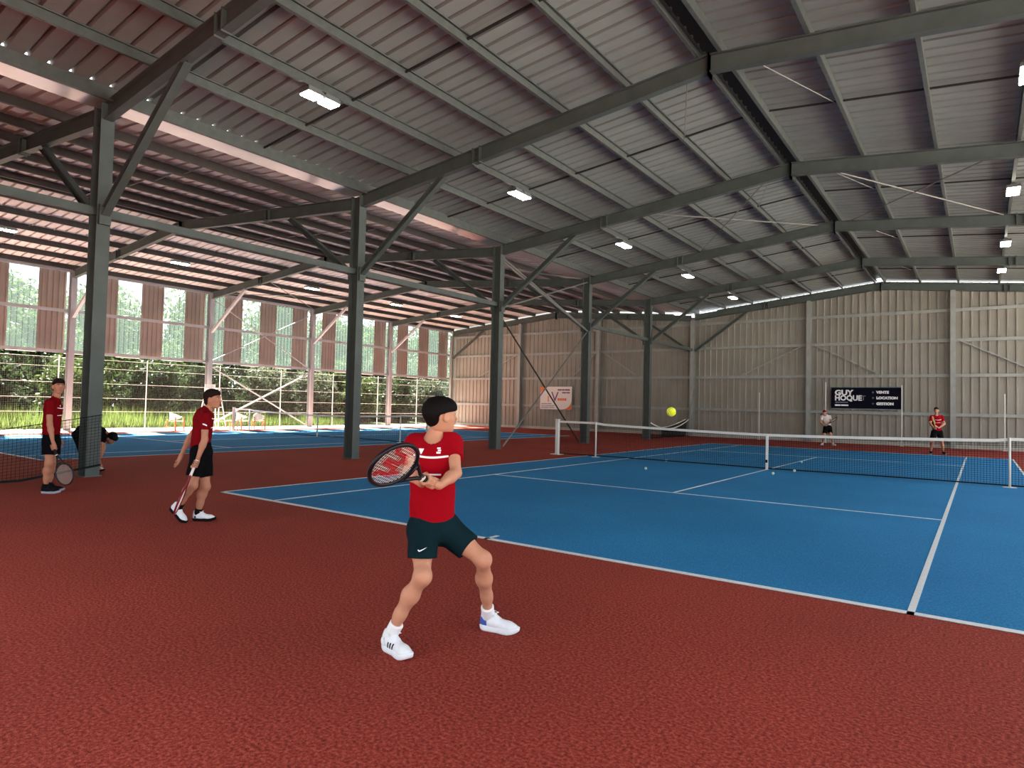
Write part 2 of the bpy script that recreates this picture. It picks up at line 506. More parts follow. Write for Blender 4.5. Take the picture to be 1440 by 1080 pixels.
# ---------------------------------------------------------------- end wall
wall_back = tag(link('wall_back', None), 'ribbed grey metal end wall with steel posts and rails', kind='structure')
def wall_top(x):
    return rtop(x) + .12
x = XL - .25
prof = rib_profile(1.0, 1 / 3.0, .06, .05)
while x < XRC + .3:
    vs = []; fs = []
    n = len(prof)
    for a, h in prof:
        vs.append((x + a, YB + .26 - h, .12))
    for a, h in prof:
        vs.append((x + a, YB + .26 - h, wall_top(x + a) - (.2 if abs(x + a - XC) < 1.3 else 0)))
    fs = [(i, i + 1, n + i + 1, n + i) for i in range(n - 1)]
    MB().add(vs, fs).build('cladding_sheet', 'wall_sheet', wall_back)
    x += 1.0
for z in (1.65, 3.5, 5.17, 6.6):
    for xa, xb in zip([XL, -21.45, -15.3, XC, -2.82, 3.47], [-21.45, -15.3, XC, -2.82, 3.47, XRC]):
        MB().cee((xa, YB + .14, z), (xb, YB + .14, z), .07, .15, up=(0, -1, 0)).build('wall_rail', 'steel_wall', wall_back)
for xp in (-21.45, -15.3, XC, -2.82, 3.47, XRC, XL):
    MB().ibeam((xp, YB, 0), (xp, YB, under(xp) + .02), .26, .2, up=(0, 1, 0), tf=.016).build('wall_post', 'steel_wall', wall_back)
for s, xp in ((1, XL), (-1, XC), (1, XC), (-1, XRC)):
    xk = xp + s * 3.08
    MB().ibeam((xp + s * .14, YB - .05, 4.95), (xk, YB - .05, under(xk)), .13, .13, tf=.012, tw=.008).build('knee_brace', 'steel', wall_back)
for xa, xb in ((-25.2, -21.6), (-17.2, -15.4), (-15.2, -12.7), (-6.3, -2.95), (-2.7, .4), (3.6, 6.6)):
    za, zb = (3.55, 5.15) if xb in (-21.6, -15.4, -2.95) else (5.15, 3.55)
    MB().bar((xa, YB + .1, za), (xb, YB + .1, zb), .06).build('wall_brace', 'steel_wall', wall_back)
tag(MB().box((XL - .2, YB + .1, 0), (XRC + .2, YB + .34, .16)).build('baseboard_back', 'concrete'), kind='structure')

# ---------------------------------------------------------------- left wall: high band of cladding over an open strip
wall_left = tag(link('wall_left', None), 'high band of brown and clear ribbed panels above the open side', kind='structure')
def side_sheet(y, x, par, m, name, w=1.05, z0=3.38, z1=6.98):
    pr = rib_profile(w, w / 5.0, .045, .055 if 'clear' in m else .03)
    n = len(pr)
    vs = [(x - h, y + a, z0) for a, h in pr] + [(x - h, y + a, z1) for a, h in pr]
    MB().add(vs, [(i, i + 1, n + i + 1, n + i) for i in range(n - 1)]).build(name, m, par)
y = -8.34 - 2.1 * 5
while y < YB + .2:
    side_sheet(y, XL - .3, wall_left, 'clear_sheet', 'clear_panel')
    if y + 1.05 < YB: side_sheet(y + 1.05, XL - .3, wall_left, 'side_sheet', 'cladding_sheet')
    for zc in (3.38, 6.98):
        MB().box((XL - .34, y, zc - .04), (XL - .26, y + 1.05, zc + .04)).build('panel_trim', 'post_white', wall_left)
    y += 2.1
for b in range(6):
    for z in (3.36, 5.14, 6.92):
        MB().cee((XL - .1, FY[b], z), (XL - .1, FY[b + 1], z), .1, -.12, up=(1, 0, 0)).build('wall_rail', 'steel_pale', wall_left)
for i in range(7):
    if i < 6:
        MB().ibeam((XL, FY[i], 0), (XL, FY[i], rtop(XL) - .02), .3, .22, up=(1, 0, 0), tf=.016).build('wall_post', 'steel_pale', wall_left)
        xk = XL + 3.08
        MB().bar((XL + .15, FY[i], 4.95), (xk, FY[i], under(xk)), .12).build('knee_brace', 'steel_pale', wall_left)
ya, yb = FY[3] + .15, FY[4] - .15
for p, q_, r in (((ya, 3.15), (yb, .05), .035), ((yb, 3.15), (ya, .2), .045), ((ya, 6.6), (yb, 3.4), .025), ((yb, 6.6), (ya, 3.5), .025)):
    MB().tube([(XL + .05, p[0], p[1]), (XL + .05, q_[0], q_[1])], r, 8).build('cross_brace', 'steel_pale', wall_left)


# unseen front: high band, closed to the ground at the side hall to darken it
wall_front_unseen = tag(link('wall_front_unseen', None), 'unseen ribbed grey front panels, closed to the ground at the side hall to block light', kind='structure')
x = XL - .25
while x < XRC + .3:
    n = len(prof)
    zb = .05 if x < XC + .5 else 3.2
    vs = [(x + a, Y0 - .3 + h, zb) for a, h in prof] + [(x + a, Y0 - .3 + h, rtop(x + a) + .15) for a, h in prof]
    MB().add(vs, [(i, i + 1, n + i + 1, n + i) for i in range(n - 1)]).build('cladding_sheet', 'wall_sheet', wall_front_unseen)
    x += 1.0
# ---------------------------------------------------------------- nets
def net_cords(mb, a, b, top, bot, pitch, r, ny):
    """square mesh between curves top(t) and bot(t) along a->b (plan points)"""
    a = Vector((a[0], a[1], 0)); b = Vector((b[0], b[1], 0)); L = (b - a).length
    nx = int(L / pitch)
    def P(t, k):
        z = bot(t) + (top(t) - bot(t)) * k
        p = a.lerp(b, t); return Vector((p.x, p.y, z))
    def cord(p, q):
        d = (q - p).normalized(); ref = Vector((0, 0, 1)) if abs(d.z) < .9 else (b - a).normalized()
        s = d.cross(ref).normalized() * r; u = s.cross(d).normalized() * r
        mb.add([p + s, p - s * .5 + u * .87, p - s * .5 - u * .87, q + s, q - s * .5 + u * .87, q - s * .5 - u * .87],
               [(0, 1, 4, 3), (1, 2, 5, 4), (2, 0, 3, 5)])
    for i in range(nx + 1):
        t = i / nx; cord(P(t, 0), P(t, 1))
    seg = max(8, int(L / .5))
    for k in range(ny + 1):
        for j in range(seg): cord(P(j / seg, k / ny), P((j + 1) / seg, k / ny))
    return mb

def band(mb, a, b, zf, h, th, seg=40):
    """tape of height h and thickness th whose top edge follows zf(t)"""
    a = Vector((a[0], a[1], 0)); b = Vector((b[0], b[1], 0)); n = (b - a).normalized().cross(Vector((0, 0, 1))) * th / 2
    vs = []; fs = []
    for j in range(seg + 1):
        t = j / seg; p = a.lerp(b, t); z = zf(t)
        vs += [(p.x + n.x, p.y + n.y, z), (p.x - n.x, p.y - n.y, z), (p.x - n.x, p.y - n.y, z - h), (p.x + n.x, p.y + n.y, z - h)]
    for j in range(seg):
        o = j * 4
        for k in range(4): fs.append((o + k, o + (k + 1) % 4, o + 4 + (k + 1) % 4, o + 4 + k))
    fs += [(0, 1, 2, 3), (seg * 4 + 3, seg * 4 + 2, seg * 4 + 1, seg * 4)]
    return mb.add(vs, fs)

def post(mb, x, y, h, w):
    mb.bar((x, y, 0), (x, y, h), w)

def tennis_net(cx, label, pitch, r):
    n = thing('tennis_net', (cx, 0, 0), label, 'net')
    xa, xb = cx - 6.4, cx + 6.4
    def top(t):
        u = abs(t - .5) * 2
        return .935 + .15 * u ** 1.5 if u < .786 else 1.07 + .02 * (u - .786)
    def bot(t):
        u = abs(t - .5) * 2
        return .03 + .05 * (1 - u) * u
    mesh = net_cords(MB(), (xa + .06, 0), (xb - .06, 0), lambda t: top(t) - .05, bot, pitch, r, 20).build('net_mesh', 'net_black', n)
    mesh['kind'] = 'stuff'
    band(MB(), (xa + .04, 0), (xb - .04, 0), top, .065, .016).build('top_tape', 'tape_white', n)
    band(MB(), (xa + .06, 0), (xb - .06, 0), lambda t: bot(t) + .02, .03, .014).build('bottom_cord', 'net_black', n)
    st = MB().box((cx - .03, -.018, .0), (cx + .03, .018, .93)).build('centre_strap', 'tape_white', n)
    MB().box((cx - .035, -.024, .18), (cx + .02, .024, .26)).build('strap_buckle', 'net_black', st)
    for s in (-1, 1):
        x = cx + s * 6.43
        p = MB().bar((x, 0, 0), (x, 0, 1.10), .1).build('net_post', 'post_white', n)
        MB().box((x - .16, -.16, 0), (x + .16, .16, .015)).build('base_plate', 'post_white', p)
        MB().bar((x, 0, 1.10), (x, 0, 1.12), .12).build('post_cap', 'post_white', p)
        for ox in (-.03, .03): MB().bar((x + ox, -.055, .05), (x + ox, -.055, 1.05), .018).build('post_rib', 'post_white', p)
        xs = cx + s * 5.03
        q = MB().tube([(xs, -.03, 0), (xs, -.03, 1.07)], .024, 10).build('singles_stick', 'post_white', n, smooth=True)
        MB().lathe([(.13, 0), (.13, .008), (.03, .02)], (xs, -.03, 0), 14).build('stick_foot', 'post_white', q)
    return n
tennis_net(0.0, 'tennis net with white top tape across the main blue court', .055, .0032)
tennis_net(-18.5, 'tennis net across the blue court of the side hall', .11, .003)

def divider(ya, yb, x, top, bot, label, tape):
    n = thing('divider_net', (x, ya, 0), label, 'net')
    mesh = net_cords(MB(), (x, ya), (x, yb), top, bot, .06, .0032, 17).build('net_mesh', 'net_black', n)
    mesh['kind'] = 'stuff'
    band(MB(), (x, ya), (x, yb), lambda t: bot(t) + .02, .04, .02).build('bottom_cord', 'net_black', n)
    if tape: band(MB(), (x, ya), (x, yb), lambda t: top(t) + .05, .055, .02).build('top_tape', 'tape_white', n)
    else: MB().tube([(x, ya + (yb - ya) * j / 24, top(j / 24)) for j in range(25)], .008, 6).build('top_cord', 'net_black', n)
    return n
divider(FY[0] + .2, FY[1] + .12, XC + .2, lambda t: .62 + .54 * abs(t - .4) ** 1.2 / .6 ** 1.2, lambda t: .02 + max(0, t - .8) * 1.0,
        'black divider net hung beside the waiting player up to the steel column', False)
divider(FY[5] + .16, FY[6] - .2, XC - .1, lambda t: .44 + .5 * abs(t * 2 - 1) ** 1.8, lambda t: .02,
        'short black divider net with sagging white tape against the end wall', True)
d2 = thing('divider_net', (XC - .35, FY[5] + .5, 0), 'slack white cord of a second net folded behind the sagging divider net', 'net')
band(MB(), (XC - .3, FY[5] + 2.6), (XC - .3, FY[6] - .15), lambda t: .55 + .44 * t ** 1.6, .04, .02).build('top_tape', 'tape_white', d2)
mesh = net_cords(MB(), (XC - .3, FY[5] + 2.6), (XC - .3, FY[6] - .15), lambda t: .53 + .44 * t ** 1.6, lambda t: .02, .05, .007, 20).build('net_mesh', 'net_black', d2)
mesh['kind'] = 'stuff'

# ---------------------------------------------------------------- floodlights under the purlins
def floodlight(x, y, label, group):
    z = rtop(x) - .02
    if x > XR: s = 1
    else: s = 0
    f = thing('floodlight', (x, y, z), label, 'floodlight', group)
    MB().box((x - .05, y - .32, z - .02), (x + .05, y + .32, z + .02)).build('mounting_bar', 'lamp_grey', f)
    for dy in (-.2, .2):
        MB().box((x - .15, y + dy - .17, z - .10), (x + .15, y + dy + .17, z - .025)).build('lamp_body', 'lamp_grey', f)
        for j in range(5):
            fx = x - .12 + j * .06
            MB().box((fx - .006, y + dy - .15, z - .025), (fx + .006, y + dy + .15, z + .01)).build('cooling_fin', 'lamp_grey', f)
        MB().box((x - .135, y + dy - .155, z - .125), (x + .135, y + dy + .155, z - .10)).build('lens', 'lamp_lens', f)
for y in (-9.99, -3.35, 3.09, 9.3, 15.6):
    floodlight(-5.74, y, 'bright twin floodlight under the main roof on the side of the column row', 'main hall floodlights by the columns')
for y in (-9.9, -3.6, 3.6, 10.0, 15.0):
    floodlight(5.22, y, 'bright twin floodlight under the main roof on the outer side', 'main hall floodlights on the outer side')
for y in (-9.95, -3.75, 3.0, 8.9, 14.2):
    floodlight(-23.2, y, 'twin floodlight under the pink-tinted roof of the side hall', 'side hall floodlights')

# ---------------------------------------------------------------- signs
def text_part(name, body, size, x, y, z, m, parent, align='LEFT', squash=1.0, bold=0.0):
    cu = bpy.data.curves.new(name, 'FONT')
    cu.body = body; cu.size = size; cu.align_x = align; cu.extrude = .004; cu.offset = bold; cu.resolution_u = 3
    t = bpy.data.objects.new('text_source', cu); COL.objects.link(t)
    dg = bpy.context.evaluated_depsgraph_get()
    me = bpy.data.meshes.new_from_object(t.evaluated_get(dg))
    bpy.data.objects.remove(t)
    me.materials.clear(); me.materials.append(MATS[m])
    w = world_loc(parent)
    R = Matrix.Rotation(math.radians(90), 4, 'X')
    me.transform(Matrix.Translation((x - w.x, y - w.y, z - w.z)) @ R @ Matrix.Diagonal((squash, 1, 1, 1)))
    return link(name, me, parent)
def bars(x, y, z, widths, h, m, parent, gap=.03):
    for w in widths:
        MB().box((x, y - .006, z), (x + w, y, z + h)).build('small_print', m, parent); x += w + gap

ys = YB - .02
sg = thing('wall_sign', (-.17, ys, 1.76), 'long navy sign with white lettering on the end wall', 'sign')
MB().box((-1.72, ys, 1.78), (1.38, ys + .05, 2.84)).build('panel', 'sign_navy', sg)
for z0 in (1.74, 2.84): MB().box((-1.74, ys - .015, z0), (1.40, ys + .06, z0 + .04)).build('frame_rail', 'galvanised', sg)
yt = ys - .006
text_part('lettering', 'GUY', .36, -1.56, yt, 2.46, 'print_white', sg, bold=.016, squash=1.12)
text_part('lettering', 'HOQUE', .36, -1.56, yt, 2.19, 'print_white', sg, bold=.014, squash=.96)
text_part('lettering', 'T', .36, -.36, yt, 2.19, 'sign_grey', sg, bold=-.004)
bars(-1.53, yt + .004, 2.06, (.12, .05, .16, .08, .12), .05, 'sign_grey', sg, .012)
bars(-1.55, yt + .004, 1.90, (.26, .34), .075, 'print_white', sg, .02)
for z0, w in ((2.55, 'VENTE'), (2.27, 'LOCATION'), (1.98, 'GESTION')):
    text_part('lettering', w, .17, .32, yt, z0, 'print_white', sg, bold=.012, squash=1.05)
    MB().box((.12, yt - .002, z0 + .045), (.22, yt + .006, z0 + .065)).build('bullet_mark', 'sign_grey', sg)
    MB().box((.16, yt - .002, z0 + .005), (.18, yt + .006, z0 + .105)).build('bullet_mark', 'sign_grey', sg)

sg = thing('wall_sign', (-18.44, ys, 1.3), 'white sign with orange corners and purple V on the end wall', 'sign')
x0, x1, z0, z1 = -19.68, -17.22, 1.34, 2.86
MB().box((x0, ys, z0), (x1, ys + .04, z1)).build('panel', 'sign_white', sg)
def poly(pts, m, name):
    MB().prism([(a, ys - .005, b) for a, b in pts], (0, .005, 0)).build(name, m, sg)
poly([(x0, z1 - .42), (x0 + .08, z1 - .36), (x0 + .42, z1 - .06), (x0 + .5, z1), (x0, z1)], 'sign_orange', 'orange_corner')
arc = [(x1 - .82 + .82 * math.sin(a), z0 + .62 - .62 * math.cos(a)) for a in [j * math.pi / 16 for j in range(9)]]
poly(arc + [(x1, z0)], 'sign_orange', 'orange_corner')
text_part('lettering', 'V', .95, -18.80, yt, 1.86, 'sign_purple', sg)
text_part('lettering', 'I', .55, -19.1, yt, 1.86, 'sign_orange', sg, bold=.012)
bars(-18.3, yt + .004, 1.93, (.16, .16, .14, .16), .16, 'sign_orange', sg, .02)
bars(-18.3, yt + .004, 2.60, (.3, .2, .38), .09, 'sign_purple', sg, .03)
bars(-17.95, yt + .004, 2.42, (.3, .26), .08, 'sign_purple', sg, .03)
for zz, w in ((1.70, (.5, .3)), (1.58, (.3, .5, .2)), (1.46, (.6, .4))): bars(-19.6, yt + .004, zz, w, .045, 'sign_grey', sg)

# thin poles standing along the end wall
for x, z in ((-5.25, 2.55), (-1.95, 3.1), (1.43, 2.95), (5.4, 2.55)):
    p = thing('thin_pole', (x, YB - .25, 0), 'thin light grey pole standing against the ribbed end wall', 'pole', 'thin poles along the end wall')
    MB().tube([(x, YB - .25, 0), (x, YB - .25, z)], .022, 8).build('pole_shaft', 'post_white', p)
    MB().lathe([(.09, 0), (.09, .012), (.03, .02)], (x, YB - .25, 0), 12).build('pole_foot', 'post_white', p)
p = thing('thin_pole', (XC + .25, YB - 1.5, 0), 'thin slanting pole beside the sagging divider net', 'pole')
MB().tube([(XC + .25, YB - 1.5, .0), (XC + .3, YB - .5, 2.75)], .018, 8).build('pole_shaft', 'rod_steel', p)

# ---------------------------------------------------------------- balls
def ball(p, m, label, group=None):
    b = thing('tennis_ball', p, label, 'ball', group)
    n = 14; vs = []; fs = []; r = .0335
    for i in range(n + 1):
        th = math.pi * i / n
        for k in range(n * 2):
            a = math.pi * k / n
            vs.append((p[0] + r * math.sin(th) * math.cos(a), p[1] + r * math.sin(th) * math.sin(a), p[2] + r * math.cos(th)))
    for i in range(n):
        for k in range(n * 2):
            l = (k + 1) % (n * 2); fs.append((i * n * 2 + k, (i + 1) * n * 2 + k, (i + 1) * n * 2 + l, i * n * 2 + l))
    MB().add(vs, fs).build('felt', m, b, smooth=True)
    pts = []
    for j in range(48):
        t = 2 * math.pi * j / 48
        v = Vector((math.cos(t) + .35 * math.cos(3 * t), math.sin(t) - .35 * math.sin(3 * t), 1.05 * math.sin(2 * t))).normalized() * (r + .0002)
        v = Matrix.Rotation(.9, 3, 'X') @ v
        pts.append(Vector(p) + v)
    MB().tube(pts, .0011, 5, closed=True).build('seam', 'ball_seam', b)
    return b
ball((2.706, -13.194, 1.491), 'ball_felt', 'bright yellow tennis ball in the air above the net')
ball((-2.20, -2.66, .0395), 'ball_pale', 'pale tennis ball on the blue court well in front of the net')
ball((-2.82, .13, .0395), 'ball_pale', 'pale tennis ball lying at the foot of the net')
ball((.49, -1.36, .0395), 'ball_pale', 'pale tennis ball in front of the net near the white centre strap')
ball((.71, -.16, .0395), 'ball_pale', 'pale tennis ball touching the bottom of the net right of the centre strap')
ball((.20, 3.09, .0395), 'ball_pale', 'pale tennis ball beyond the net beside the centre service line')

# ---------------------------------------------------------------- plastic chairs and umpire chair
def plastic_chair(p, rz, label, group):
    c = thing('plastic_chair', (0, 0, 0), label, 'chair', group)
    S = MB()
    n = 10
    prof = [(-.22, .44), (-.1, .425), (.08, .43), (.21, .445), (.235, .43)]
    vs = []; fs = []
    for i, (y, z) in enumerate(prof):
        for k in range(n + 1):
            u = k / n * 2 - 1; vs.append((u * (.23 + .01 * i), y, z + .012 * u * u))
    m2 = len(vs)
    vs += [(a, b, c2 - .02) for a, b, c2 in vs]
    for i in range(len(prof) - 1):
        for k in range(n):
            a = i * (n + 1) + k; q = (a, a + 1, a + n + 2, a + n + 1); fs.append(q); fs.append(tuple(v + m2 for v in q)[::-1])
    S.add(vs, fs).build('seat', 'plastic_white', c)
    # curved back wrapping into the arms
    vs = []; fs = []
    K = 16
    for k in range(K + 1):
        a = math.pi * k / K
        x = .27 * math.cos(a); y = -.2 - .1 * math.sin(a) + (.28 * (1 - math.sin(a)))
        h = .64 + .18 * math.sin(a) ** 1.5
        b = .60 - .14 * math.sin(a)
        for (dx, zz) in ((1.0, b), (1.02, h), (.93, h), (.92, b)): vs.append((x * dx, y * (1 if dx > .95 else .95), zz))
    for k in range(K):
        for j in range(4): fs.append((k * 4 + j, k * 4 + (j + 1) % 4, k * 4 + 4 + (j + 1) % 4, k * 4 + 4 + j))
    MB().add(vs, fs).build('backrest', 'plastic_white', c)
    for sx in (-1, 1):
        for yy, lean in ((.2, .04), (-.24, -.06)):
            top = .62 if yy > 0 else .5
            MB().extrude([(-.03, -.018), (.03, -.018), (.022, .018), (-.022, .018)], (sx * .27, yy + lean, 0), (sx * .25, yy, top), (0, 1, 0)).build('leg', 'leg_floor_bounce', c)
    c.location = p; c.rotation_euler = (0, 0, rz)
    return c
plastic_chair((-25.9, -2.3, 0), -1.2, 'white plastic armchair standing alone left of the umpire chair', None)
plastic_chair((-25.7, 1.85, 0), -1.9, 'white plastic armchair beside the umpire chair, by the net post', 'pair of armchairs')
plastic_chair((-26.0, 1.1, 0), -1.3, 'white plastic armchair beside the umpire chair, by the net post', 'pair of armchairs')

u = thing('umpire_chair', (-26.9, .0, 0), 'tall cream umpire chair with ladder frame by the open side', 'umpire chair')
ux, uy = -26.9, .0
for sx, sy in ((-1, -1), (-1, 1), (1, -1), (1, 1)):
    MB().tube([(ux + sx * .5, uy + sy * .5, 0), (ux + sx * .25, uy + sy * .27, 1.75)], .028, 8).build('leg', 'post_white', u)
for k, z in enumerate((.4, .75, 1.1, 1.45)):
    f = z / 1.75; w = .5 - .23 * f; d = .5 - .25 * f
    MB().tube([(ux + d, uy - w, z), (ux + d, uy + w, z)], .02, 6).build('rung', 'post_white', u)
for s in (-1, 1):
    MB().tube([(ux - .43, uy + s * .43, .5), (ux + .43, uy + s * .43, .5)], .02, 6).build('side_rail', 'post_white', u)
MB().tube([(ux - .43, uy - .43, .5), (ux - .43, uy + .43, .5)], .02, 6).build('side_rail', 'post_white', u)
MB().box((ux - .27, uy - .28, 1.74), (ux + .27, uy + .28, 1.80)).build('seat', 'plastic_white', u)
MB().box((ux - .30, uy - .27, 1.84), (ux - .25, uy + .27, 2.25)).build('backrest', 'plastic_white', u)
for s in (-1, 1):
    MB().tube([(ux - .28, uy + s * .28, 2.02), (ux + .22, uy + s * .28, 2.02), (ux + .26, uy + s * .28, 1.96), (ux + .26, uy + s * .28, 1.77)], .02, 6).build('armrest', 'post_white', u)
b = thing('plastic_chair', (-25.6, .3, 0), 'white plastic stool beside the umpire chair', 'stool')
MB().box((-25.8, .1, .42), (-25.4, .55, .46)).build('seat', 'plastic_white', b)
for sx in (-25.77, -25.43):
    for sy in (.13, .52): MB().bar((sx, sy, 0), (sx, sy, .42), .035).build('leg', 'leg_floor_bounce', b)

# ---------------------------------------------------------------- wire fence outside the open side
fx = -28.6
fence = thing('wire_fence', (fx, 0, 0), 'thin wire fence with slim posts outside the open side', 'fence')
yp = -2.44 - 3.76 * 4
while yp < 30:
    MB().tube([(fx, yp, -.05), (fx, yp, 3.3)], .024, 8).build('fence_post', 'post_white', fence); yp += 3.76
for z in (.8, 1.43, 2.1, 2.8, 3.2):
    MB().tube([(fx, -18, z), (fx, 30, z)], .008, 5).build('wire', 'post_white', fence)
W = MB()
for j in range(600):
    ya = -18 + j * .08
    W.add([(fx - .0, ya, 0), (fx, ya + .004, 0), (fx, ya + .004, 3.2), (fx, ya, 3.2)], [(0, 1, 2, 3)])
for k in range(40):
    W.add([(fx, -18, k * .08), (fx, 30, k * .08), (fx, 30, k * .08 + .004), (fx, -18, k * .08 + .004)], [(0, 1, 2, 3)])
w = W.build('wire_mesh', 'rod_steel', fence); w['kind'] = 'stuff'

# ---------------------------------------------------------------- planting outside
def leaf_mesh(name, n, rx, ry, z0, z1, size, m, clumps=9):
    cen = np.stack([RNG.uniform(-.7, .7, clumps) * rx, RNG.uniform(-.7, .7, clumps) * ry, RNG.uniform(z0 + (z1 - z0) * .15, z1 - (z1 - z0) * .18, clumps)], 1)
    cr = RNG.uniform(.35, .6, clumps) * min(rx, ry, (z1 - z0) / 2) * 1.1
    idx = RNG.integers(0, clumps, n)
    d = RNG.normal(size=(n, 3)); d /= np.linalg.norm(d, axis=1)[:, None]
    p = cen[idx] + d * (cr[idx] * RNG.uniform(.55, 1.05, n))[:, None]
    p[:, 2] = np.clip(p[:, 2], z0, None)
    p[:, 0] *= rx / (np.abs(p[:, 0]).max() + size); p[:, 1] *= ry / (np.abs(p[:, 1]).max() + size)
    a = RNG.normal(size=(n, 3)); a /= np.linalg.norm(a, axis=1)[:, None]
    b = np.cross(a, RNG.normal(size=(n, 3))); b /= np.linalg.norm(b, axis=1)[:, None]
    s = size * RNG.uniform(.6, 1.3, n)[:, None]
    v = np.stack([p - a * s, p + b * s * .42, p + a * s, p - b * s * .42], 1).reshape(-1, 3)
    me = bpy.data.meshes.new(name)
    me.from_pydata(v.tolist(), [], np.arange(4 * n).reshape(n, 4).tolist())
    tone = np.repeat(np.clip(RNG.normal(.45, .25, n), 0, 1), 4)
    at = me.attributes.new('tone', 'FLOAT', 'POINT'); at.data.foreach_set('value', tone.astype(np.float32))
    me.materials.append(MATS[m])
    return me
def stem_mesh(h, r):
    return MB().tube([(0, 0, -.1), (.05, .03, h * .4), (-.04, .05, h * .75)], [r, r * .7, r * .3], 7).mesh('trunk', 'bark')
bushes = [leaf_mesh('foliage', 7000, 1.85, 1.85, .0, 3.6, .14, mm, 26) for mm in ('leaf_dark', 'leaf_mid', 'leaf_grey')]
st = stem_mesh(2.6, .06)
k = 0
for row, xo, y_first in ((0, -33.2, -15.0), (1, -37.3, -13.1)):
    yb = y_first
    while yb < 31:
        kind = (2 if (yb > 6 and RNG.random() < .75) else int(RNG.integers(0, 2)))
        t = thing('shrub', (xo, yb, -.03),
                  ('grey-green brushy shrub' if kind == 2 else ('light green leafy shrub' if kind == 1 else 'dark green shrub')) + (' of the front hedge row behind the wire fence' if row == 0 else ' of the taller back hedge row behind the wire fence'),
                  'shrub', ('dark green', 'light green', 'grey-green')[kind] + (' front' if row == 0 else ' back') + ' hedge shrubs')
        t.rotation_euler = (0, 0, math.pi / 2 * int(RNG.integers(0, 4))); t.scale = (1, 1, RNG.uniform(.95, 1.1) * (1.0 + .35 * row))
        link('foliage', bushes[kind], t); link('stem', st, t)
        yb += 3.72
crowns = [leaf_mesh('crown', 8000, 3.1, 3.1, 1.6, 9.4, .22, mm, 22) for mm in ('leaf_mid', 'leaf_dark')]
tr = stem_mesh(7.5, .16)
for i in range(19):
    t = thing('tree', (-42.5 - 6.6 * (i % 2), -18 + i * 3.2, -.03), 'loose %s tree rising above the hedge outside' % ('light green', 'dark green')[i % 2], 'tree', '%s trees above the hedge' % ('light green', 'dark green')[i % 2])
    t.rotation_euler = (0, 0, math.pi / 2 * int(RNG.integers(0, 4))); t.scale = (1, 1, RNG.uniform(.95, 1.2))
    link('crown', crowns[i % 2], t); link('trunk', tr, t)

for i in range(9):
    t = thing('shrub', (-55.5, -24 + i * 9.4, -.03), 'large dark bush mass far behind the trees outside', 'shrub', 'far bushes behind the trees')
    t.scale = (2.5, 2.5, 1.7)
    link('foliage', bushes[0], t); link('stem', st, t)

n = 15000
bx_ = RNG.uniform(-31.2, -29.2, n); by_ = RNG.uniform(-16, 11, n)
hh = RNG.uniform(.35, 1.0, n) * (1.35 - .03 * np.clip(by_ + 4, 0, 20)) * (.55 + .45 * (-(bx_) - 29.2) / 2.0)
an = RNG.uniform(0, 6.28, n); le = RNG.uniform(.05, .3, n)
base = np.stack([bx_, by_, np.full(n, -.04)], 1)
side = np.stack([np.cos(an), np.sin(an), np.zeros(n)], 1) * .016
tip = base + np.stack([np.cos(an + 1.3) * le, np.sin(an + 1.3) * le, hh], 1)
v = np.stack([base - side, base + side, tip], 1).reshape(-1, 3)
me = bpy.data.meshes.new('tall_grass'); me.from_pydata(v.tolist(), [], np.arange(3 * n).reshape(n, 3).tolist())
at = me.attributes.new('tone', 'FLOAT', 'POINT'); at.data.foreach_set('value', np.repeat(RNG.random(n), 3).astype(np.float32))
me.materials.append(MATS['grass_blade'])
tag(link('tall_grass', me), 'tall pale green grass growing outside behind the wire fence', 'grass', kind='stuff')
# ---------------------------------------------------------------- smooth bodies: blended round cones turned into one surface
def A3(v): return np.array(v, dtype=np.float64)
def nrm(v):
    v = A3(v); return v / np.linalg.norm(v)

def cone(a, b, ra, rb, k=.02, flat=None, cuts=(), sub=False):
    return dict(t='c', a=A3(a), b=A3(b), ra=ra, rb=rb, k=k, flat=flat, cuts=cuts, sub=sub)
def ell(c, R, r, k=.02, sub=False, cuts=()):
    return dict(t='e', c=A3(c), R=np.array(R), r=A3(r), k=k, cuts=cuts, sub=sub)

def prim_bounds(p):
    if p['t'] == 'c':
        r = max(p['ra'], p['rb']); return np.minimum(p['a'], p['b']) - r, np.maximum(p['a'], p['b']) + r
    r = p['r'].max(); return p['c'] - r, p['c'] + r

def prim_dist(p, X, Y, Z):
    if p['t'] == 'c':
        a, b = p['a'], p['b']; d = b - a; L = d @ d + 1e-12
        px, py, pz = X - a[0], Y - a[1], Z - a[2]
        t = np.clip((px * d[0] + py * d[1] + pz * d[2]) / L, 0, 1)
        vx, vy, vz = px - t * d[0], py - t * d[1], pz - t * d[2]
        q = vx * vx + vy * vy + vz * vz
        if p['flat'] is not None:
            n, f = p['flat']
            w = vx * n[0] + vy * n[1] + vz * n[2]
            q = q + w * w * (f * f - 1)
        dist = np.sqrt(q) - (p['ra'] + (p['rb'] - p['ra']) * t)
    else:
        c, R, r = p['c'], p['R'], p['r']
        px, py, pz = X - c[0], Y - c[1], Z - c[2]
        l = [px * R[i][0] + py * R[i][1] + pz * R[i][2] for i in range(3)]
        k0 = np.sqrt(sum((l[i] / r[i]) ** 2 for i in range(3))); k1 = np.sqrt(sum((l[i] / r[i] ** 2) ** 2 for i in range(3))) + 1e-9
        dist = k0 * (k0 - 1) / k1
    for (o, n) in p['cuts']:
        dist = np.maximum(dist, (X - o[0]) * n[0] + (Y - o[1]) * n[1] + (Z - o[2]) * n[2])
    return dist

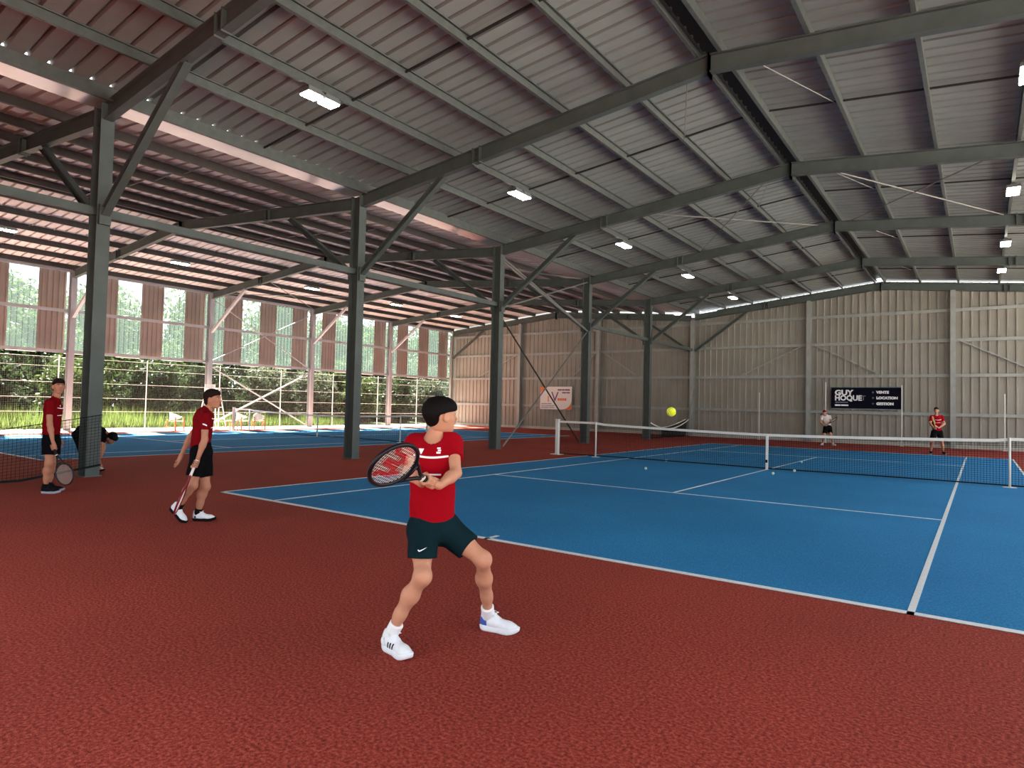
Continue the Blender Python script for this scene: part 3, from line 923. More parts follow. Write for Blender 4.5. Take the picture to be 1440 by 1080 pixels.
def surface(prims, h, wrinkle=0.0):
    """surface nets of the blended primitives -> (verts, quads)"""
    lo = np.min([prim_bounds(p)[0] for p in prims if not p['sub']], 0) - 4 * h
    hi = np.max([prim_bounds(p)[1] for p in prims if not p['sub']], 0) + 4 * h
    n = np.ceil((hi - lo) / h).astype(int) + 1
    D = np.full(n, 9.0, dtype=np.float32)
    ax = [lo[i] + h * np.arange(n[i]) for i in range(3)]
    for p in prims:
        a, b = prim_bounds(p); mg = p['k'] + 3 * h
        i0 = np.clip(np.floor((a - mg - lo) / h).astype(int), 0, n - 1); i1 = np.clip(np.ceil((b + mg - lo) / h).astype(int) + 1, 1, n)
        if np.any(i1 <= i0): continue
        sl = tuple(slice(i0[i], i1[i]) for i in range(3))
        d = prim_dist(p, ax[0][sl[0]][:, None, None], ax[1][sl[1]][None, :, None], ax[2][sl[2]][None, None, :])
        S = D[sl]
        if p['sub']:
            D[sl] = np.maximum(S, -d)
        else:
            k = max(p['k'], 1e-5); hh = np.maximum(k - np.abs(S - d), 0) / k
            D[sl] = np.minimum(S, d) - hh * hh * k * .25
    if wrinkle:
        X, Y, Z = ax[0][:, None, None], ax[1][None, :, None], ax[2][None, None, :]
        D += wrinkle * (np.sin(31 * X + 17 * Z + 5 * Y) + np.sin(-23 * Y + 29 * Z) + .7 * np.sin(47 * X - 39 * Y + 13 * Z))
    N = D < 0
    cs = [N[i:n[0] - 1 + i, j:n[1] - 1 + j, k:n[2] - 1 + k] for i in (0, 1) for j in (0, 1) for k in (0, 1)]
    tot = sum(c.astype(np.int8) for c in cs)
    act = (tot > 0) & (tot < 8)
    idx = np.full(act.shape, -1, dtype=np.int64)
    cell = np.argwhere(act); idx[act] = np.arange(len(cell))
    acc = np.zeros((len(cell), 3)); cnt = np.zeros(len(cell))
    cor = [(i, j, k) for i in (0, 1) for j in (0, 1) for k in (0, 1)]
    val = {c: D[cell[:, 0] + c[0], cell[:, 1] + c[1], cell[:, 2] + c[2]].astype(np.float64) for c in cor}
    for c in cor:
        for axis in range(3):
            if c[axis] == 0:
                e = list(c); e[axis] = 1; e = tuple(e)
                va, vb = val[c], val[e]; m = (va < 0) != (vb < 0)
                t = np.where(m, va / np.where(m, va - vb, 1), 0)
                pos = np.tile(np.array(c, float), (len(cell), 1)); pos[:, axis] += t
                acc += pos * m[:, None]; cnt += m
    V = lo + (cell + acc / cnt[:, None]) * h
    F = []
    for axis in range(3):
        s0 = [slice(0, None)] * 3; s1 = [slice(0, None)] * 3
        s0[axis] = slice(0, -1); s1[axis] = slice(1, None)
        a, b = N[tuple(s0)], N[tuple(s1)]
        e = np.argwhere(a != b)
        u, w = (axis + 1) % 3, (axis + 2) % 3
        ok = (e[:, u] > 0) & (e[:, w] > 0) & (e[:, u] < n[u] - 1) & (e[:, w] < n[w] - 1)
        e = e[ok]
        fl = a[e[:, 0], e[:, 1], e[:, 2]]
        def g(du, dw):
            q = e.copy(); q[:, u] -= du; q[:, w] -= dw; return idx[q[:, 0], q[:, 1], q[:, 2]]
        q = np.stack([g(1, 1), g(0, 1), g(0, 0), g(1, 0)], 1)
        q[~fl] = q[~fl][:, ::-1]
        F.append(q)
    return V, np.concatenate(F)

def surf_mesh(name, groups, m, org):
    """groups: list of (prims, voxel, wrinkle); islands are joined in one mesh"""
    Vs = []; Fs = []; o = 0
    for pr, h, wr in groups:
        V, F = surface(pr, h, wr); Vs.append(V); Fs.append(F + o); o += len(V)
    V = np.concatenate(Vs) - A3(org); F = np.concatenate(Fs)
    me = bpy.data.meshes.new(name)
    me.vertices.add(len(V)); me.vertices.foreach_set('co', V.ravel())
    me.loops.add(F.size); me.loops.foreach_set('vertex_index', F.ravel().astype(np.int32))
    me.polygons.add(len(F)); me.polygons.foreach_set('loop_start', np.arange(0, F.size, 4, dtype=np.int32))
    me.polygons.foreach_set('loop_total', np.full(len(F), 4, dtype=np.int32))
    me.polygons.foreach_set('use_smooth', [True] * len(F))
    me.update(calc_edges=True); me.validate()
    me.materials.append(MATS[m])
    return me

mat('skin_light', srgb(192, 136, 108), 0.55, noise=(14, 0.1))
mat('skin_tan', srgb(178, 122, 96), 0.55, noise=(14, 0.1))
mat('hair_black', srgb(12, 9, 8), 0.7, spec=.1, bump=(160, 0.6), stretch=(1, 1, .25))
mat('hair_brown', srgb(30, 19, 14), 0.7, spec=.1, bump=(160, 0.6))
mat('cloth_red', srgb(146, 4, 20), 0.9, spec=.08, noise=(7, 0.12), bump=(11, 1.0), stretch=(1, 1, .45))
mat('cloth_red_dark', srgb(116, 6, 16), 0.9, spec=.08, noise=(7, 0.12), bump=(11, 1.0), stretch=(1, 1, .45))
mat('cloth_white', srgb(214, 202, 200), 0.85)
mat('shorts_teal', srgb(10, 34, 40), 0.85, spec=.08, noise=(9, 0.2), bump=(10, 1.0), stretch=(1, 1, .4))
mat('shorts_black', srgb(10, 9, 12), 0.9, spec=.08)
mat('sock_white', srgb(226, 226, 228), 0.9, bump=(300, 0.3))
mat('shoe_white', srgb(222, 224, 228), 0.55, noise=(25, 0.08))
mat('shoe_grey', srgb(150, 154, 166), 0.6)
mat('shoe_blue', srgb(60, 92, 170), 0.6)
mat('shoe_black', srgb(12, 12, 14), 0.7, spec=.1)
mat('eye_white', srgb(230, 226, 220), 0.3)
mat('eye_dark', srgb(30, 20, 16), 0.3)
mat('lip', srgb(176, 104, 92), 0.5)
mat('racket_black', srgb(20, 18, 26), 0.35)
mat('racket_red', srgb(120, 20, 40), 0.35)
mat('racket_yellow', srgb(214, 186, 60), 0.4)
mat('grip_black', srgb(24, 22, 22), 0.8)
mat('grip_white', srgb(224, 222, 218), 0.7)
mat('string', srgb(222, 212, 200), 0.5)
mat('string_red', srgb(196, 30, 46), 0.5)

# ---- shoe, made once: heel at x = 0, toe at x = 0.28, sole on z = 0
def shoe_meshes(m_up, m_sole, tag_):
    I = np.eye(3)
    up = [ell((.045, 0, .055), I, (.048, .036, .048), .02), cone((.05, 0, .085), (.11, 0, .072), .036, .034, .02), ell((.06, 0, .085), I, (.046, .034, .035), .02),
          cone((.09, 0, .055), (.20, 0, .045), .04, .036, .02), ell((.215, 0, .04), I, (.06, .042, .034), .02), cone((.095, 0, .10), (.075, 0, .118), .02, .016, .02),
          cone((.03, 0, .10), (.02, 0, .112), .022, .016, .02)]
    for p in up: p['cuts'] = ((A3((0, 0, .022)), A3((0, 0, -1))),)
    upper = surf_mesh('shoe', [(up, .006, 0)], m_up, (0, 0, 0))
    ys = [(.0, .012), (.012, .028), (.04, .036), (.09, .035), (.13, .034), (.18, .044), (.22, .047), (.25, .041), (.272, .026), (.282, .008)]
    mb = MB(); K = len(ys)
    ring = [(x, y) for x, y in ys] + [(x, -y) for x, y in ys[::-1]]
    n = len(ring); vs = []
    def lift(x): return .018 * max(0, (x - .2) / .08) ** 2
    for z, sc in ((0, .94), (.008, 1.0), (.03, 1.03), (.036, .98)):
        vs += [((x - .14) * sc + .14, y * sc, z + lift(x)) for x, y in ring]
    fs = []
    for r in range(3):
        for i in range(n): fs.append((r * n + i, r * n + (i + 1) % n, (r + 1) * n + (i + 1) % n, (r + 1) * n + i))
    fs += [tuple(range(n))[::-1], tuple(range(3 * n, 4 * n))]
    sole = mb.add(vs, fs).mesh('sole', m_sole, True)
    lm = MB()
    for i in range(5):
        x = .098 + i * .022; z = .106 - i * .008
        lm.tube([(x, -.024, z - .018), (x + .006, -.010, z + .001), (x - .002, .010, z + .002), (x + .006, .024, z - .018)], .0038, 6)
    lm.tube([(.095, 0, .112), (.085, .03, .125), (.11, .045, .112), (.10, .012, .112)], .0036, 6)
    lm.tube([(.095, 0, .112), (.09, -.03, .124), (.115, -.042, .108), (.10, -.01, .112)], .0036, 6)
    laces = lm.mesh('laces', 'shoe_white' if m_up != 'shoe_black' else 'shoe_black', True)
    return upper, sole, laces
SHOES = {'white': shoe_meshes('shoe_white', 'shoe_white', 'w'), 'whitedark': shoe_meshes('shoe_white', 'shoe_black', 'wd'), 'black': shoe_meshes('shoe_black', 'shoe_grey', 'b')}

def put_shoe(parent, heel, toe, kind, scale=1.0):
    heel = A3(heel); toe = A3(toe); L = np.linalg.norm(toe - heel)
    x = nrm(toe - heel); y = nrm(np.cross((0, 0, 1), x)); z = np.cross(x, y)
    M = Matrix(((x[0], y[0], z[0], heel[0]), (x[1], y[1], z[1], heel[1]), (x[2], y[2], z[2], heel[2]), (0, 0, 0, 1)))
    up, so, la = SHOES[kind]
    o = link('shoe', up, parent)
    s = scale
    o.matrix_local = Matrix.Translation(-Vector(world_loc(parent))) @ M @ Matrix.Diagonal((s, s, s, 1))
    link('sole', so, o); link('laces', la, o)
    return o, M

def grip_hand(c, u, w, palm_k=.015):
    """a hand closed round a handle: c point on its axis, u axis, w wrist"""
    c, u, w = A3(c), nrm(u), A3(w)
    v = (w - c) - u * ((w - c) @ u); v = nrm(v); t = np.cross(u, v)
    P = [cone(w, c + v * .034, .024, .026, .01), cone(c + v * .030 - u * .03, c + v * .030 + u * .03, .019, .02, palm_k, flat=(v, 1.15))]
    for i, off in enumerate((-.034, -.0115, .0115, .034)):
        pts = [c + u * off + (math.cos(a) * v + math.sin(a) * t) * (.0285 - .003 * math.sin(a / 2)) for a in np.radians([25, 70, 120, 170, 215, 250])]
        rr = (.0098, .0098, .0094, .009, .0084, .0075) if i else (.0085, .0085, .008, .0078, .0074, .007)
        for j in range(5): P.append(cone(pts[j], pts[j + 1], rr[j], rr[j + 1], .003))
    pts = [c + u * (.018 + .012 * j) + (math.cos(a) * v + math.sin(a) * t) * .030 for j, a in enumerate(np.radians([-15, -60, -105, -140]))]
    for j in range(3): P.append(cone(pts[j], pts[j + 1], .013 - .0012 * j, .0118 - .0012 * j, .006))
    return P

def open_hand(w, d, n, s):
    """relaxed hand: wrist w, direction d, curl towards n, thumb on side s"""
    w, d, n, s = A3(w), nrm(d), nrm(n), nrm(s)
    P = [cone(w, w + d * .03, .023, .026, .01, flat=(n, 1.3)), cone(w + d * .03 + s * .012, w + d * .085 + s * .014, .025, .024, .015, flat=(n, 1.5)),
         cone(w + d * .03 - s * .012, w + d * .08 - s * .016, .024, .022, .015, flat=(n, 1.5))]
    for off, ln in ((.030, .9), (.010, 1.0), (-.011, .95), (-.031, .75)):
        p = w + d * .085 + s * off; a = .25
        for j, seg in enumerate((.040, .026, .022)):
            q = p + (d * math.cos(a) + n * math.sin(a)) * seg * ln
            P.append(cone(p, q, .0095 - .0008 * j, .0088 - .0008 * j, .003)); p = q; a += .35
    p = w + d * .03 + s * .028; q = p + (d * .7 + s * .6 + n * .25) * .038; r = q + (d * .85 + s * .2 + n * .4) * .03
    P += [cone(p, q, .013, .0115, .008), cone(q, r, .0112, .009, .004)]
    return P

def person(J, label, skin, hair, hair_style, shirt, shorts, sock, shoes, h, hands, sleeve=.62, leg_hem=.78, raise_heel=None, slim=1.0, head_scale=1.0, print_=True, long_legs=False, group=None, hem_level=0.0, vneck=0.0, sock_h=.05):
    J = {k: A3(v) for k, v in J.items()}
    base = np.array([J['pel'][0], J['pel'][1], 0.0])
    sd = nrm(J['shL'] - J['shR']); tu = nrm(J['neck'] - J['pel']); fr = nrm(np.cross(sd, tu)); sd = nrm(np.cross(tu, fr))
    hd = nrm(J['hipL'] - J['hipR'])
    # feet: sole on the ground unless the heel is lifted
    for s in 'RL':
        H, T = J['heel' + s].copy(), J['toe' + s].copy()
        H[2] = raise_heel.get(s, 0) if raise_heel else 0; T[2] = 0.0
        d = nrm(T - H); T = H + d * .28
        if raise_heel and raise_heel.get(s): T[2] = max(T[2], .0)
        J['heel' + s], J['toe' + s] = H, T
        y = nrm(np.cross((0, 0, 1), d)); z = np.cross(d, y)
        J['an' + s] = H + d * .055 + z * .115
    hc = J['head']; hf = nrm(J['look'] - J['head']); hu = nrm(A3((0, 0, 1)) - hf * hf[2]) if hair_style != 'down' else nrm(A3((0, 0, .5)) + sd * 0 - hf * (hf[2] * .5))
    hs = np.cross(hu, hf)
    R = np.array([hs, hf, hu]); g = head_scale
    body = []
    w = slim
    body += [cone(J['waist'], J['chest'] + tu * .03, .108 * w, .128 * w, .05, flat=(fr, 1.4)), cone(J['pel'], J['waist'], .112 * w, .104 * w, .05, flat=(fr, 1.3)),
             cone(J['shR'], J['shL'], .042, .042, .05), cone(J['hipR'], J['hipL'], .075 * w, .075 * w, .04),
             cone(J['chest'] + tu * .07, J['neck'], .085 * w, .052, .05, flat=(fr, 1.25)), cone(J['neck'] - tu * .01, hc - hu * .05 * g - hf * .012 * g, .050 * w, .047, .03)]
    for s in 'RL':
        sh, el, wr = J['sh' + s], J['el' + s], J['wr' + s]
        body += [cone(sh, el, .043 * w, .035 * w, .03), cone(el, el + (wr - el) * .35, .035 * w, .036 * w, .02), cone(el + (wr - el) * .3, wr, .036 * w, .024, .02)]
        hp, kn, an = J['hip' + s], J['kn' + s], J['an' + s]
        sg = 1 if s == 'L' else -1
        kf = nrm(kn - (hp + an) / 2 + fr * .02); 
        body += [cone(hp, hp + (kn - hp) * .5, .078 * w, .066 * w, .04), cone(hp + (kn - hp) * .45, kn, .066 * w, .048 * w, .03), ell(kn + kf * .010, np.eye(3), (.041 * w,) * 3, .04),
                 cone(kn, kn + (an - kn) * .33 - kf * .014, .043 * w, .050 * w, .04), cone(kn + (an - kn) * .33 - kf * .014, kn + (an - kn) * .7, .050 * w, .036 * w, .04),
                 cone(kn + (an - kn) * .66, an - A3((0, 0, .03)), .037 * w, .030, .03)]
    head = [ell(hc + hu * .022 * g - hf * .012 * g, R, A3((.074, .093, .094)) * g, .02), ell(hc + hf * .03 * g - hu * .035 * g, R, A3((.060, .062, .082)) * g, .03),
            ell(hc + hf * .062 * g - hu * .092 * g, R, A3((.028, .024, .022)) * g, .03), cone(hc + hf * .086 * g + hu * .004 * g, hc + hf * .108 * g - hu * .026 * g, .008 * g, .013 * g, .014),
            ell(hc + hf * .076 * g + hu * .022 * g, R, A3((.048, .018, .012)) * g, .02), ell(hc + hf * .088 * g - hu * .056 * g, R, A3((.024, .012, .012)) * g, .012),
            cone(hc - hu * .06 * g - hf * .02 * g, hc - hu * .02 * g, .05 * g, .06 * g, .03)]
    for s in (-1, 1):
        head += [ell(hc + hs * s * .080 * g + hf * .006 * g - hu * .014 * g, R, A3((.013, .021, .034)) * g, .008), ell(hc + hs * s * .04 * g + hf * .062 * g - hu * .02 * g, R, A3((.024, .02, .02)) * g, .02)]
        head.append(ell(hc + hs * s * .092 * g + hf * .013 * g - hu * .012 * g, R, A3((.007, .009, .018)) * g, .002, sub=True))
        head.append(ell(hc + hs * s * .031 * g + hf * .092 * g + hu * .006 * g, R, A3((.016, .012, .010)) * g, .004, sub=True))
    fine = min(h, .005) if h < .012 else h
    groups = [(body, h, 0), (head, fine, 0)]
    for hp in hands: groups.append((hp, min(fine, .0045) if h < .012 else .007, 0))
    me = surf_mesh('person', groups, skin, base)
    o = link('person', me, None, base)
    tag(o, label, 'person', group)
    def part(name, prims, hh, m, wr=0.0, parent=None):
        return link(name, surf_mesh(name, [(prims, hh, wr)], m, base), parent or o)
    # eyes, brows, lips
    e = []
    for s in (-1, 1): e.append(ell(hc + hs * s * .031 * g + hf * .081 * g + hu * .006 * g, R, A3((.010, .006, .006)) * g, .001))
    ey = part('eyes', e, max(fine * .6, .003), 'eye_white')
    e = [ell(hc + hs * s * .031 * g + hf * .0885 * g + hu * .006 * g, R, A3((.0055, .003, .0055)) * g, .001) for s in (-1, 1)]
    part('pupils', e, .002, 'eye_dark', 0, ey)
    e = [cone(hc + hs * s * .016 * g + hf * .094 * g + hu * .028 * g, hc + hs * s * .046 * g + hf * .084 * g + hu * .028 * g, .0045, .0035, .001) for s in (-1, 1)]
    part('eyebrows', e, .003, hair)
    part('lips', [ell(hc + hf * .096 * g - hu * .056 * g, R, A3((.02, .007, .007)) * g, .001)], .003, 'lip')
    # hair
    if hair_style == 'bowl':
        pl = nrm(hu - .25 * hf)
        cut = ((hc + hu * .014 * g, -pl),)
        hp = [ell(hc + hu * .030 * g - hf * .010 * g, R, A3((.094, .115, .098)) * g, .02, cuts=cut), ell(hc + hu * .055 * g + hf * .045 * g, R, A3((.078, .062, .050)) * g, .03, cuts=((hc + hu * .030 * g, -hu),)),
              ell(hc - hu * .004 * g - hf * .055 * g, R, A3((.074, .052, .072)) * g, .02, cuts=((hc - hf * .030 * g - hu * .03 * g, nrm(hf - .25 * hu)),))]
    elif hair_style == 'cap':
        hp = [ell(hc + hu * .03 * g - hf * .01 * g, R, A3((.084, .104, .095)) * g, .02, cuts=((hc + hu * .035 * g, -hu),)),
              ell(hc + hf * .10 * g + hu * .042 * g, R, A3((.066, .075, .009)) * g, .01), ell(hc - hu * .0 * g - hf * .05 * g, R, A3((.076, .056, .06)) * g, .02, cuts=((hc - hf * .03 * g, hf),))]
    else:
        pl = nrm(hu - .85 * hf)
        hp = [ell(hc + hu * .030 * g - hf * .016 * g, R, A3((.082, .103, .100)) * g, .02, cuts=((hc - hu * .006 * g, -pl),)),
              ell(hc + hu * .075 * g + hf * .045 * g, R, A3((.062, .045, .034)) * g, .03), ell(hc - hu * .03 * g - hf * .05 * g, R, A3((.068, .05, .058)) * g, .02, cuts=((hc - hf * .03 * g, hf),))]
    part('hair' if hair_style != 'cap' else 'cap', hp, fine, hair, .0012 if hair_style != 'cap' else 0)
    # shirt
    hem = J['hem'] - tu * .02
    hcut = ((hem, -tu),)
    neck_cut = ell(J['neck'] + tu * .020 + fr * (.030 + vneck), np.array([sd, fr, tu]), (.068 * w, .066 * w, .062 + vneck * 1.3), .005, sub=True)
    sp = [cone(J['waist'] - tu * .15, J['chest'] + tu * .02, .146 * w, .150 * w, .05, flat=(fr, 1.38), cuts=hcut), cone(J['chest'], J['neck'] - tu * .03, .132 * w, .075 * w, .05, flat=(fr, 1.3), cuts=hcut),
          cone(J['shR'] + tu * .004, J['shL'] + tu * .004, .058 * w, .058 * w, .05)]
    for s in 'RL':
        sh, el = J['sh' + s], J['el' + s]; d = nrm(el - sh); L = np.linalg.norm(el - sh)
        sp.append(cone(sh, el, .060 * w, .060 * w, .035, cuts=((sh + d * L * sleeve, d),)))
    sp.append(neck_cut)
    shirt_o = part('shirt', sp, h, shirt, .0025)
    # shorts
    spp = [cone(J['pel'], J['waist'] - tu * .05, .146 * w, .13 * w, .04, flat=(fr, 1.35), cuts=((J['waist'], tu),)), cone(J['hipR'], J['hipL'], .096 * w, .096 * w, .04)]
    for s in 'RL':
        hp_, kn = J['hip' + s], J['kn' + s]; d = nrm(kn - hp_); L = np.linalg.norm(kn - hp_)
        if long_legs:
            an = J['an' + s]
            spp += [cone(hp_, kn, .1 * w, .07, .04), cone(kn, an, .07, .055, .03)]
        else:
            dn = nrm(d * (1 - hem_level) + A3((0, 0, -1)) * hem_level) if s == 'R' else d
            spp.append(cone(hp_, kn, .098 * w, .088 * w, .03, cuts=((hp_ + d * L * leg_hem, dn),)))
    shorts_o = part('trousers' if long_legs else 'shorts', spp, h, shorts, .0019)
    for s in 'RL':
        kn, an = J['kn' + s], J['an' + s] - A3((0, 0, .03)); d = nrm(an - kn)
        an = an - d * .02
        part('sock', [cone(an - d * sock_h, an + d * .05, .0435, .0415, .01, cuts=((an - d * sock_h, -d),))], max(h * .8, .005), sock)
    M = {}
    for s in 'RL':
        so, M[s] = put_shoe(o, J['heel' + s], J['toe' + s], shoes)
        M[s + 'o'] = so
    info = dict(J=J, sd=sd, tu=tu, fr=fr, shirt=shirt_o, shorts=shorts_o, base=base, shoe=M)
    return o, info

def bvh_of(o):
    me = o.data
    return BVHTree.FromPolygons([v.co[:] for v in me.vertices], [p.vertices[:] for p in me.polygons])

def decal(name, target, base, o, ax, up, out, rows, m, off=.002):
    """print laid on a surface: rows of (a, b) points project along -out on the target"""
    bv = bvh_of(target)
    o, ax, up, out = A3(o) - A3(base), A3(ax), A3(up), A3(out)
    pts = []; ok = []
    for row in rows:
        for a, b in row:
            s = o + ax * a + up * b + out * .6
            hit = bv.ray_cast(Vector(s), Vector(-out), 1.2)
            if hit[0] is None: pts.append((0, 0, 0)); ok.append(False)
            else:
                pts.append(tuple(hit[0] + hit[1].normalized() * off if hit[1].dot(Vector(out)) > 0 else hit[0] - hit[1].normalized() * off)); ok.append(True)
    n = len(rows[0]); fs = []
    for i in range(len(rows) - 1):
        for j in range(n - 1):
            q = (i * n + j, i * n + j + 1, (i + 1) * n + j + 1, (i + 1) * n + j)
            if all(ok[t] for t in q): fs.append(q)
    me = bpy.data.meshes.new(name); me.from_pydata(pts, [], fs)
    used = set(i for f in fs for i in f)
    if len(used) < len(pts):
        remap = {v: i for i, v in enumerate(sorted(used))}
        me2 = bpy.data.meshes.new(name); me2.from_pydata([pts[i] for i in sorted(used)], [], [tuple(remap[i] for i in f) for f in fs]); me = me2
    me.materials.append(MATS[m])
    me.polygons.foreach_set('use_smooth', [True] * len(me.polygons))
    return link(name, me, target)

def strip(a0, a1, z0, z1, n=24, bow=0.0):
    f = lambda a: bow * (2 * (a - a0) / (a1 - a0) - 1) ** 2
    return [[(a0 + (a1 - a0) * i / n, z + f(a0 + (a1 - a0) * i / n)) for i in range(n + 1)] for z in (z0, z1)]

def shirt_print(I, full=True, w=.13):
    c, sh = I['J']['chest'], I['shirt']
    b = I['base']; a = (c, I['sd'], I['tu'], I['fr'])
    decal('stripe', sh, b, *a, strip(-w * .75, w * .8, .035, .047, bow=.012), 'print_white')
    decal('stripe', sh, b, *a, strip(-w * .75, w * .5, -.068, -.058), 'print_white')
    if full:
        decal('logo', sh, b, *a, [[(-.075, .092), (-.040, .092)], [(-.0665, .073), (-.0485, .073)], [(-.060, .060), (-.055, .060)]], 'print_white')
        for k, (x0, z0, x1, z1) in enumerate(((.040, .093, .060, .102), (.045, .080, .064, .089), (.038, .066, .062, .076))):
            decal('crest', sh, b, *a, [[(x0, z0), (x1, z0)], [(x0, z1), (x1, z1)]], 'print_white')

# ---- racket, made once per colour: butt at y = 0, face in the x-y plane
def racket_meshes(frame_m, grip_m, stencil):
    cy, ay, ax_ = .515, .165, .128
    el = [(ax_ * math.cos(t), cy + ay * math.sin(t), 0) for t in [2 * math.pi * i / 44 for i in range(44)]]
    fr = MB().tube(el, .0115, 8, closed=True)
    for s in (-1, 1):
        fr.tube([(s * .008, .19, 0), (s * .014, .235, 0), (s * .040, .30, 0), (s * .072, .375, 0)], [.011, .0115, .0105, .0105], 8)
    fr.tube([(-.05, .335, 0), (0, .322, 0), (.05, .335, 0)], .009, 8)
    frame = fr.mesh('frame', frame_m, True)
    g = MB().extrude([(-.016, -.009), (-.009, -.0145), (.009, -.0145), (.016, -.009), (.016, .009), (.009, .0145), (-.009, .0145), (-.016, .009)], (0, .012, 0), (0, .195, 0)).mesh('grip', grip_m)
    cap = MB().extrude([(-.019, -.011), (-.011, -.0175), (.011, -.0175), (.019, -.011), (.019, .011), (.011, .0175), (-.011, .0175), (-.019, .011)], (0, 0, 0), (0, .016, 0)).mesh('butt_cap', grip_m)
    col = MB().extrude([(-.018, -.011), (-.011, -.0165), (.011, -.0165), (.018, -.011), (.018, .011), (.011, .0165), (-.011, .0165), (-.018, .011)], (0, .188, 0), (0, .2, 0)).mesh('grip_collar', 'string')
    st = MB(); sr = MB()
    def inside(x, y):
        # W shaped stencil
        u = x / .09; v = (y - cy) / .1
        return abs(v) < 1 and min(abs(u - (-.85 + .45 * (1 - v) / 2)), abs(u - (-.05 - .35 * (1 - v) / 2)), abs(u - (.05 + .35 * (1 - v) / 2)), abs(u - (.85 - .45 * (1 - v) / 2))) < .17
    def cord(p, q, n):
        for i in range(n):
            a = (p[0] + (q[0] - p[0]) * i / n, p[1] + (q[1] - p[1]) * i / n, 0); b = (p[0] + (q[0] - p[0]) * (i + 1) / n, p[1] + (q[1] - p[1]) * (i + 1) / n, 0)
            c = ((a[0] + b[0]) / 2, (a[1] + b[1]) / 2)
            (sr if stencil and inside(*c) else st).tube([a, b], .0009 if not (stencil and inside(*c)) else .0016, 4, cap=False)
    for i in range(-7, 8):
        x = i * .0162; d = ay * math.sqrt(max(0, 1 - (x / ax_) ** 2)); cord((x, cy - d), (x, cy + d), 12)
    for i in range(-9, 10):
        y = i * .0168; d = ax_ * math.sqrt(max(0, 1 - (y / ay) ** 2)); cord((-d, cy + y), (d, cy + y), 10)
    return [('frame', frame), ('grip', g), ('butt_cap', cap), ('grip_collar', col), ('strings', st.mesh('strings', 'string'))] + ([('string_stencil', sr.mesh('string_stencil', 'string_red'))] if stencil else [])

def racket(meshes, hold, u, wdir, label, at=.09, scale=1.0, group=None):
    u = nrm(u); w = A3(wdir); w = nrm(w - u * (w @ u)); n = np.cross(w, u)
    o = A3(hold) - u * at * scale
    r = tag(link('tennis_racket', None), label, 'racket', group)
    s = scale
    r.matrix_world = Matrix(((w[0] * s, u[0] * s, n[0] * s, o[0]), (w[1] * s, u[1] * s, n[1] * s, o[1]), (w[2] * s, u[2] * s, n[2] * s, o[2]), (0, 0, 0, 1)))
    for nm, me in meshes: link(nm, me, r)
    return r
RA = racket_meshes('racket_black', 'grip_black', True)
RB = racket_meshes('racket_black', 'grip_black', False)
RC = racket_meshes('racket_red', 'grip_white', False)
RD_ = racket_meshes('racket_yellow', 'grip_black', False)
# ---------------------------------------------------------------- joints of the people, in metres
PLAYER = {'pel': (1.699, -14.607, 0.745), 'hipR': (1.661, -14.658, 0.715), 'hipL': (1.751, -14.544, 0.720), 'knR': (1.843, -14.838, 0.484), 'anR': (1.595, -14.782, 0.163), 'heelR': (1.550, -14.847, 0.062), 'toeR': (1.803, -14.899, 0.063), 'knL': (1.996, -14.458, 0.541), 'anL': (1.830, -14.180, 0.161), 'heelL': (1.785, -14.194, 0.008), 'toeL': (2.047, -14.141, 0.042), 'waist': (1.699, -14.614, 0.912), 'chest': (1.723, -14.643, 1.140), 'neck': (1.714, -14.620, 1.300), 'head': (1.755, -14.620, 1.437), 'shR': (1.608, -14.694, 1.248), 'shL': (1.819, -14.567, 1.264), 'elR': (1.686, -14.817, 1.087), 'wrR': (1.854, -14.878, 1.037), 'elL': (1.932, -14.664, 1.091), 'wrL': (1.952, -14.831, 1.030), 'hem': (1.695, -14.611, 0.776), 'grip': (1.929, -14.899, 1.062), 'rhead': (2.050, -15.285, 1.181), 'look': (1.839, -14.437, 1.444)}
WAITING = {'pel': (-7.096, -13.711, 0.813), 'hipR': (-7.023, -13.744, 0.785), 'hipL': (-7.159, -13.669, 0.776), 'knR': (-7.006, -13.756, 0.472), 'anR': (-7.118, -13.761, 0.149), 'heelR': (-7.139, -13.795, -0.001), 'toeR': (-6.923, -13.615, 0.024), 'knL': (-7.217, -13.636, 0.462), 'anL': (-7.318, -13.647, 0.144), 'heelL': (-7.364, -13.674, 0.021), 'toeL': (-7.184, -13.496, 0.044), 'waist': (-7.087, -13.712, 1.000), 'chest': (-7.073, -13.714, 1.274), 'neck': (-7.033, -13.694, 1.484), 'head': (-7.001, -13.678, 1.649), 'shR': (-6.935, -13.816, 1.374), 'shL': (-7.229, -13.622, 1.394), 'elR': (-6.857, -13.821, 1.064), 'wrR': (-6.788, -13.797, 0.821), 'elL': (-7.278, -13.582, 1.069), 'wrL': (-7.228, -13.561, 0.825), 'hem': (-7.087, -13.710, 0.934), 'grip': (-6.779, -13.787, 0.725), 'rhead': (-6.609, -13.713, 0.402), 'look': (-6.080, -13.751, 1.626)}
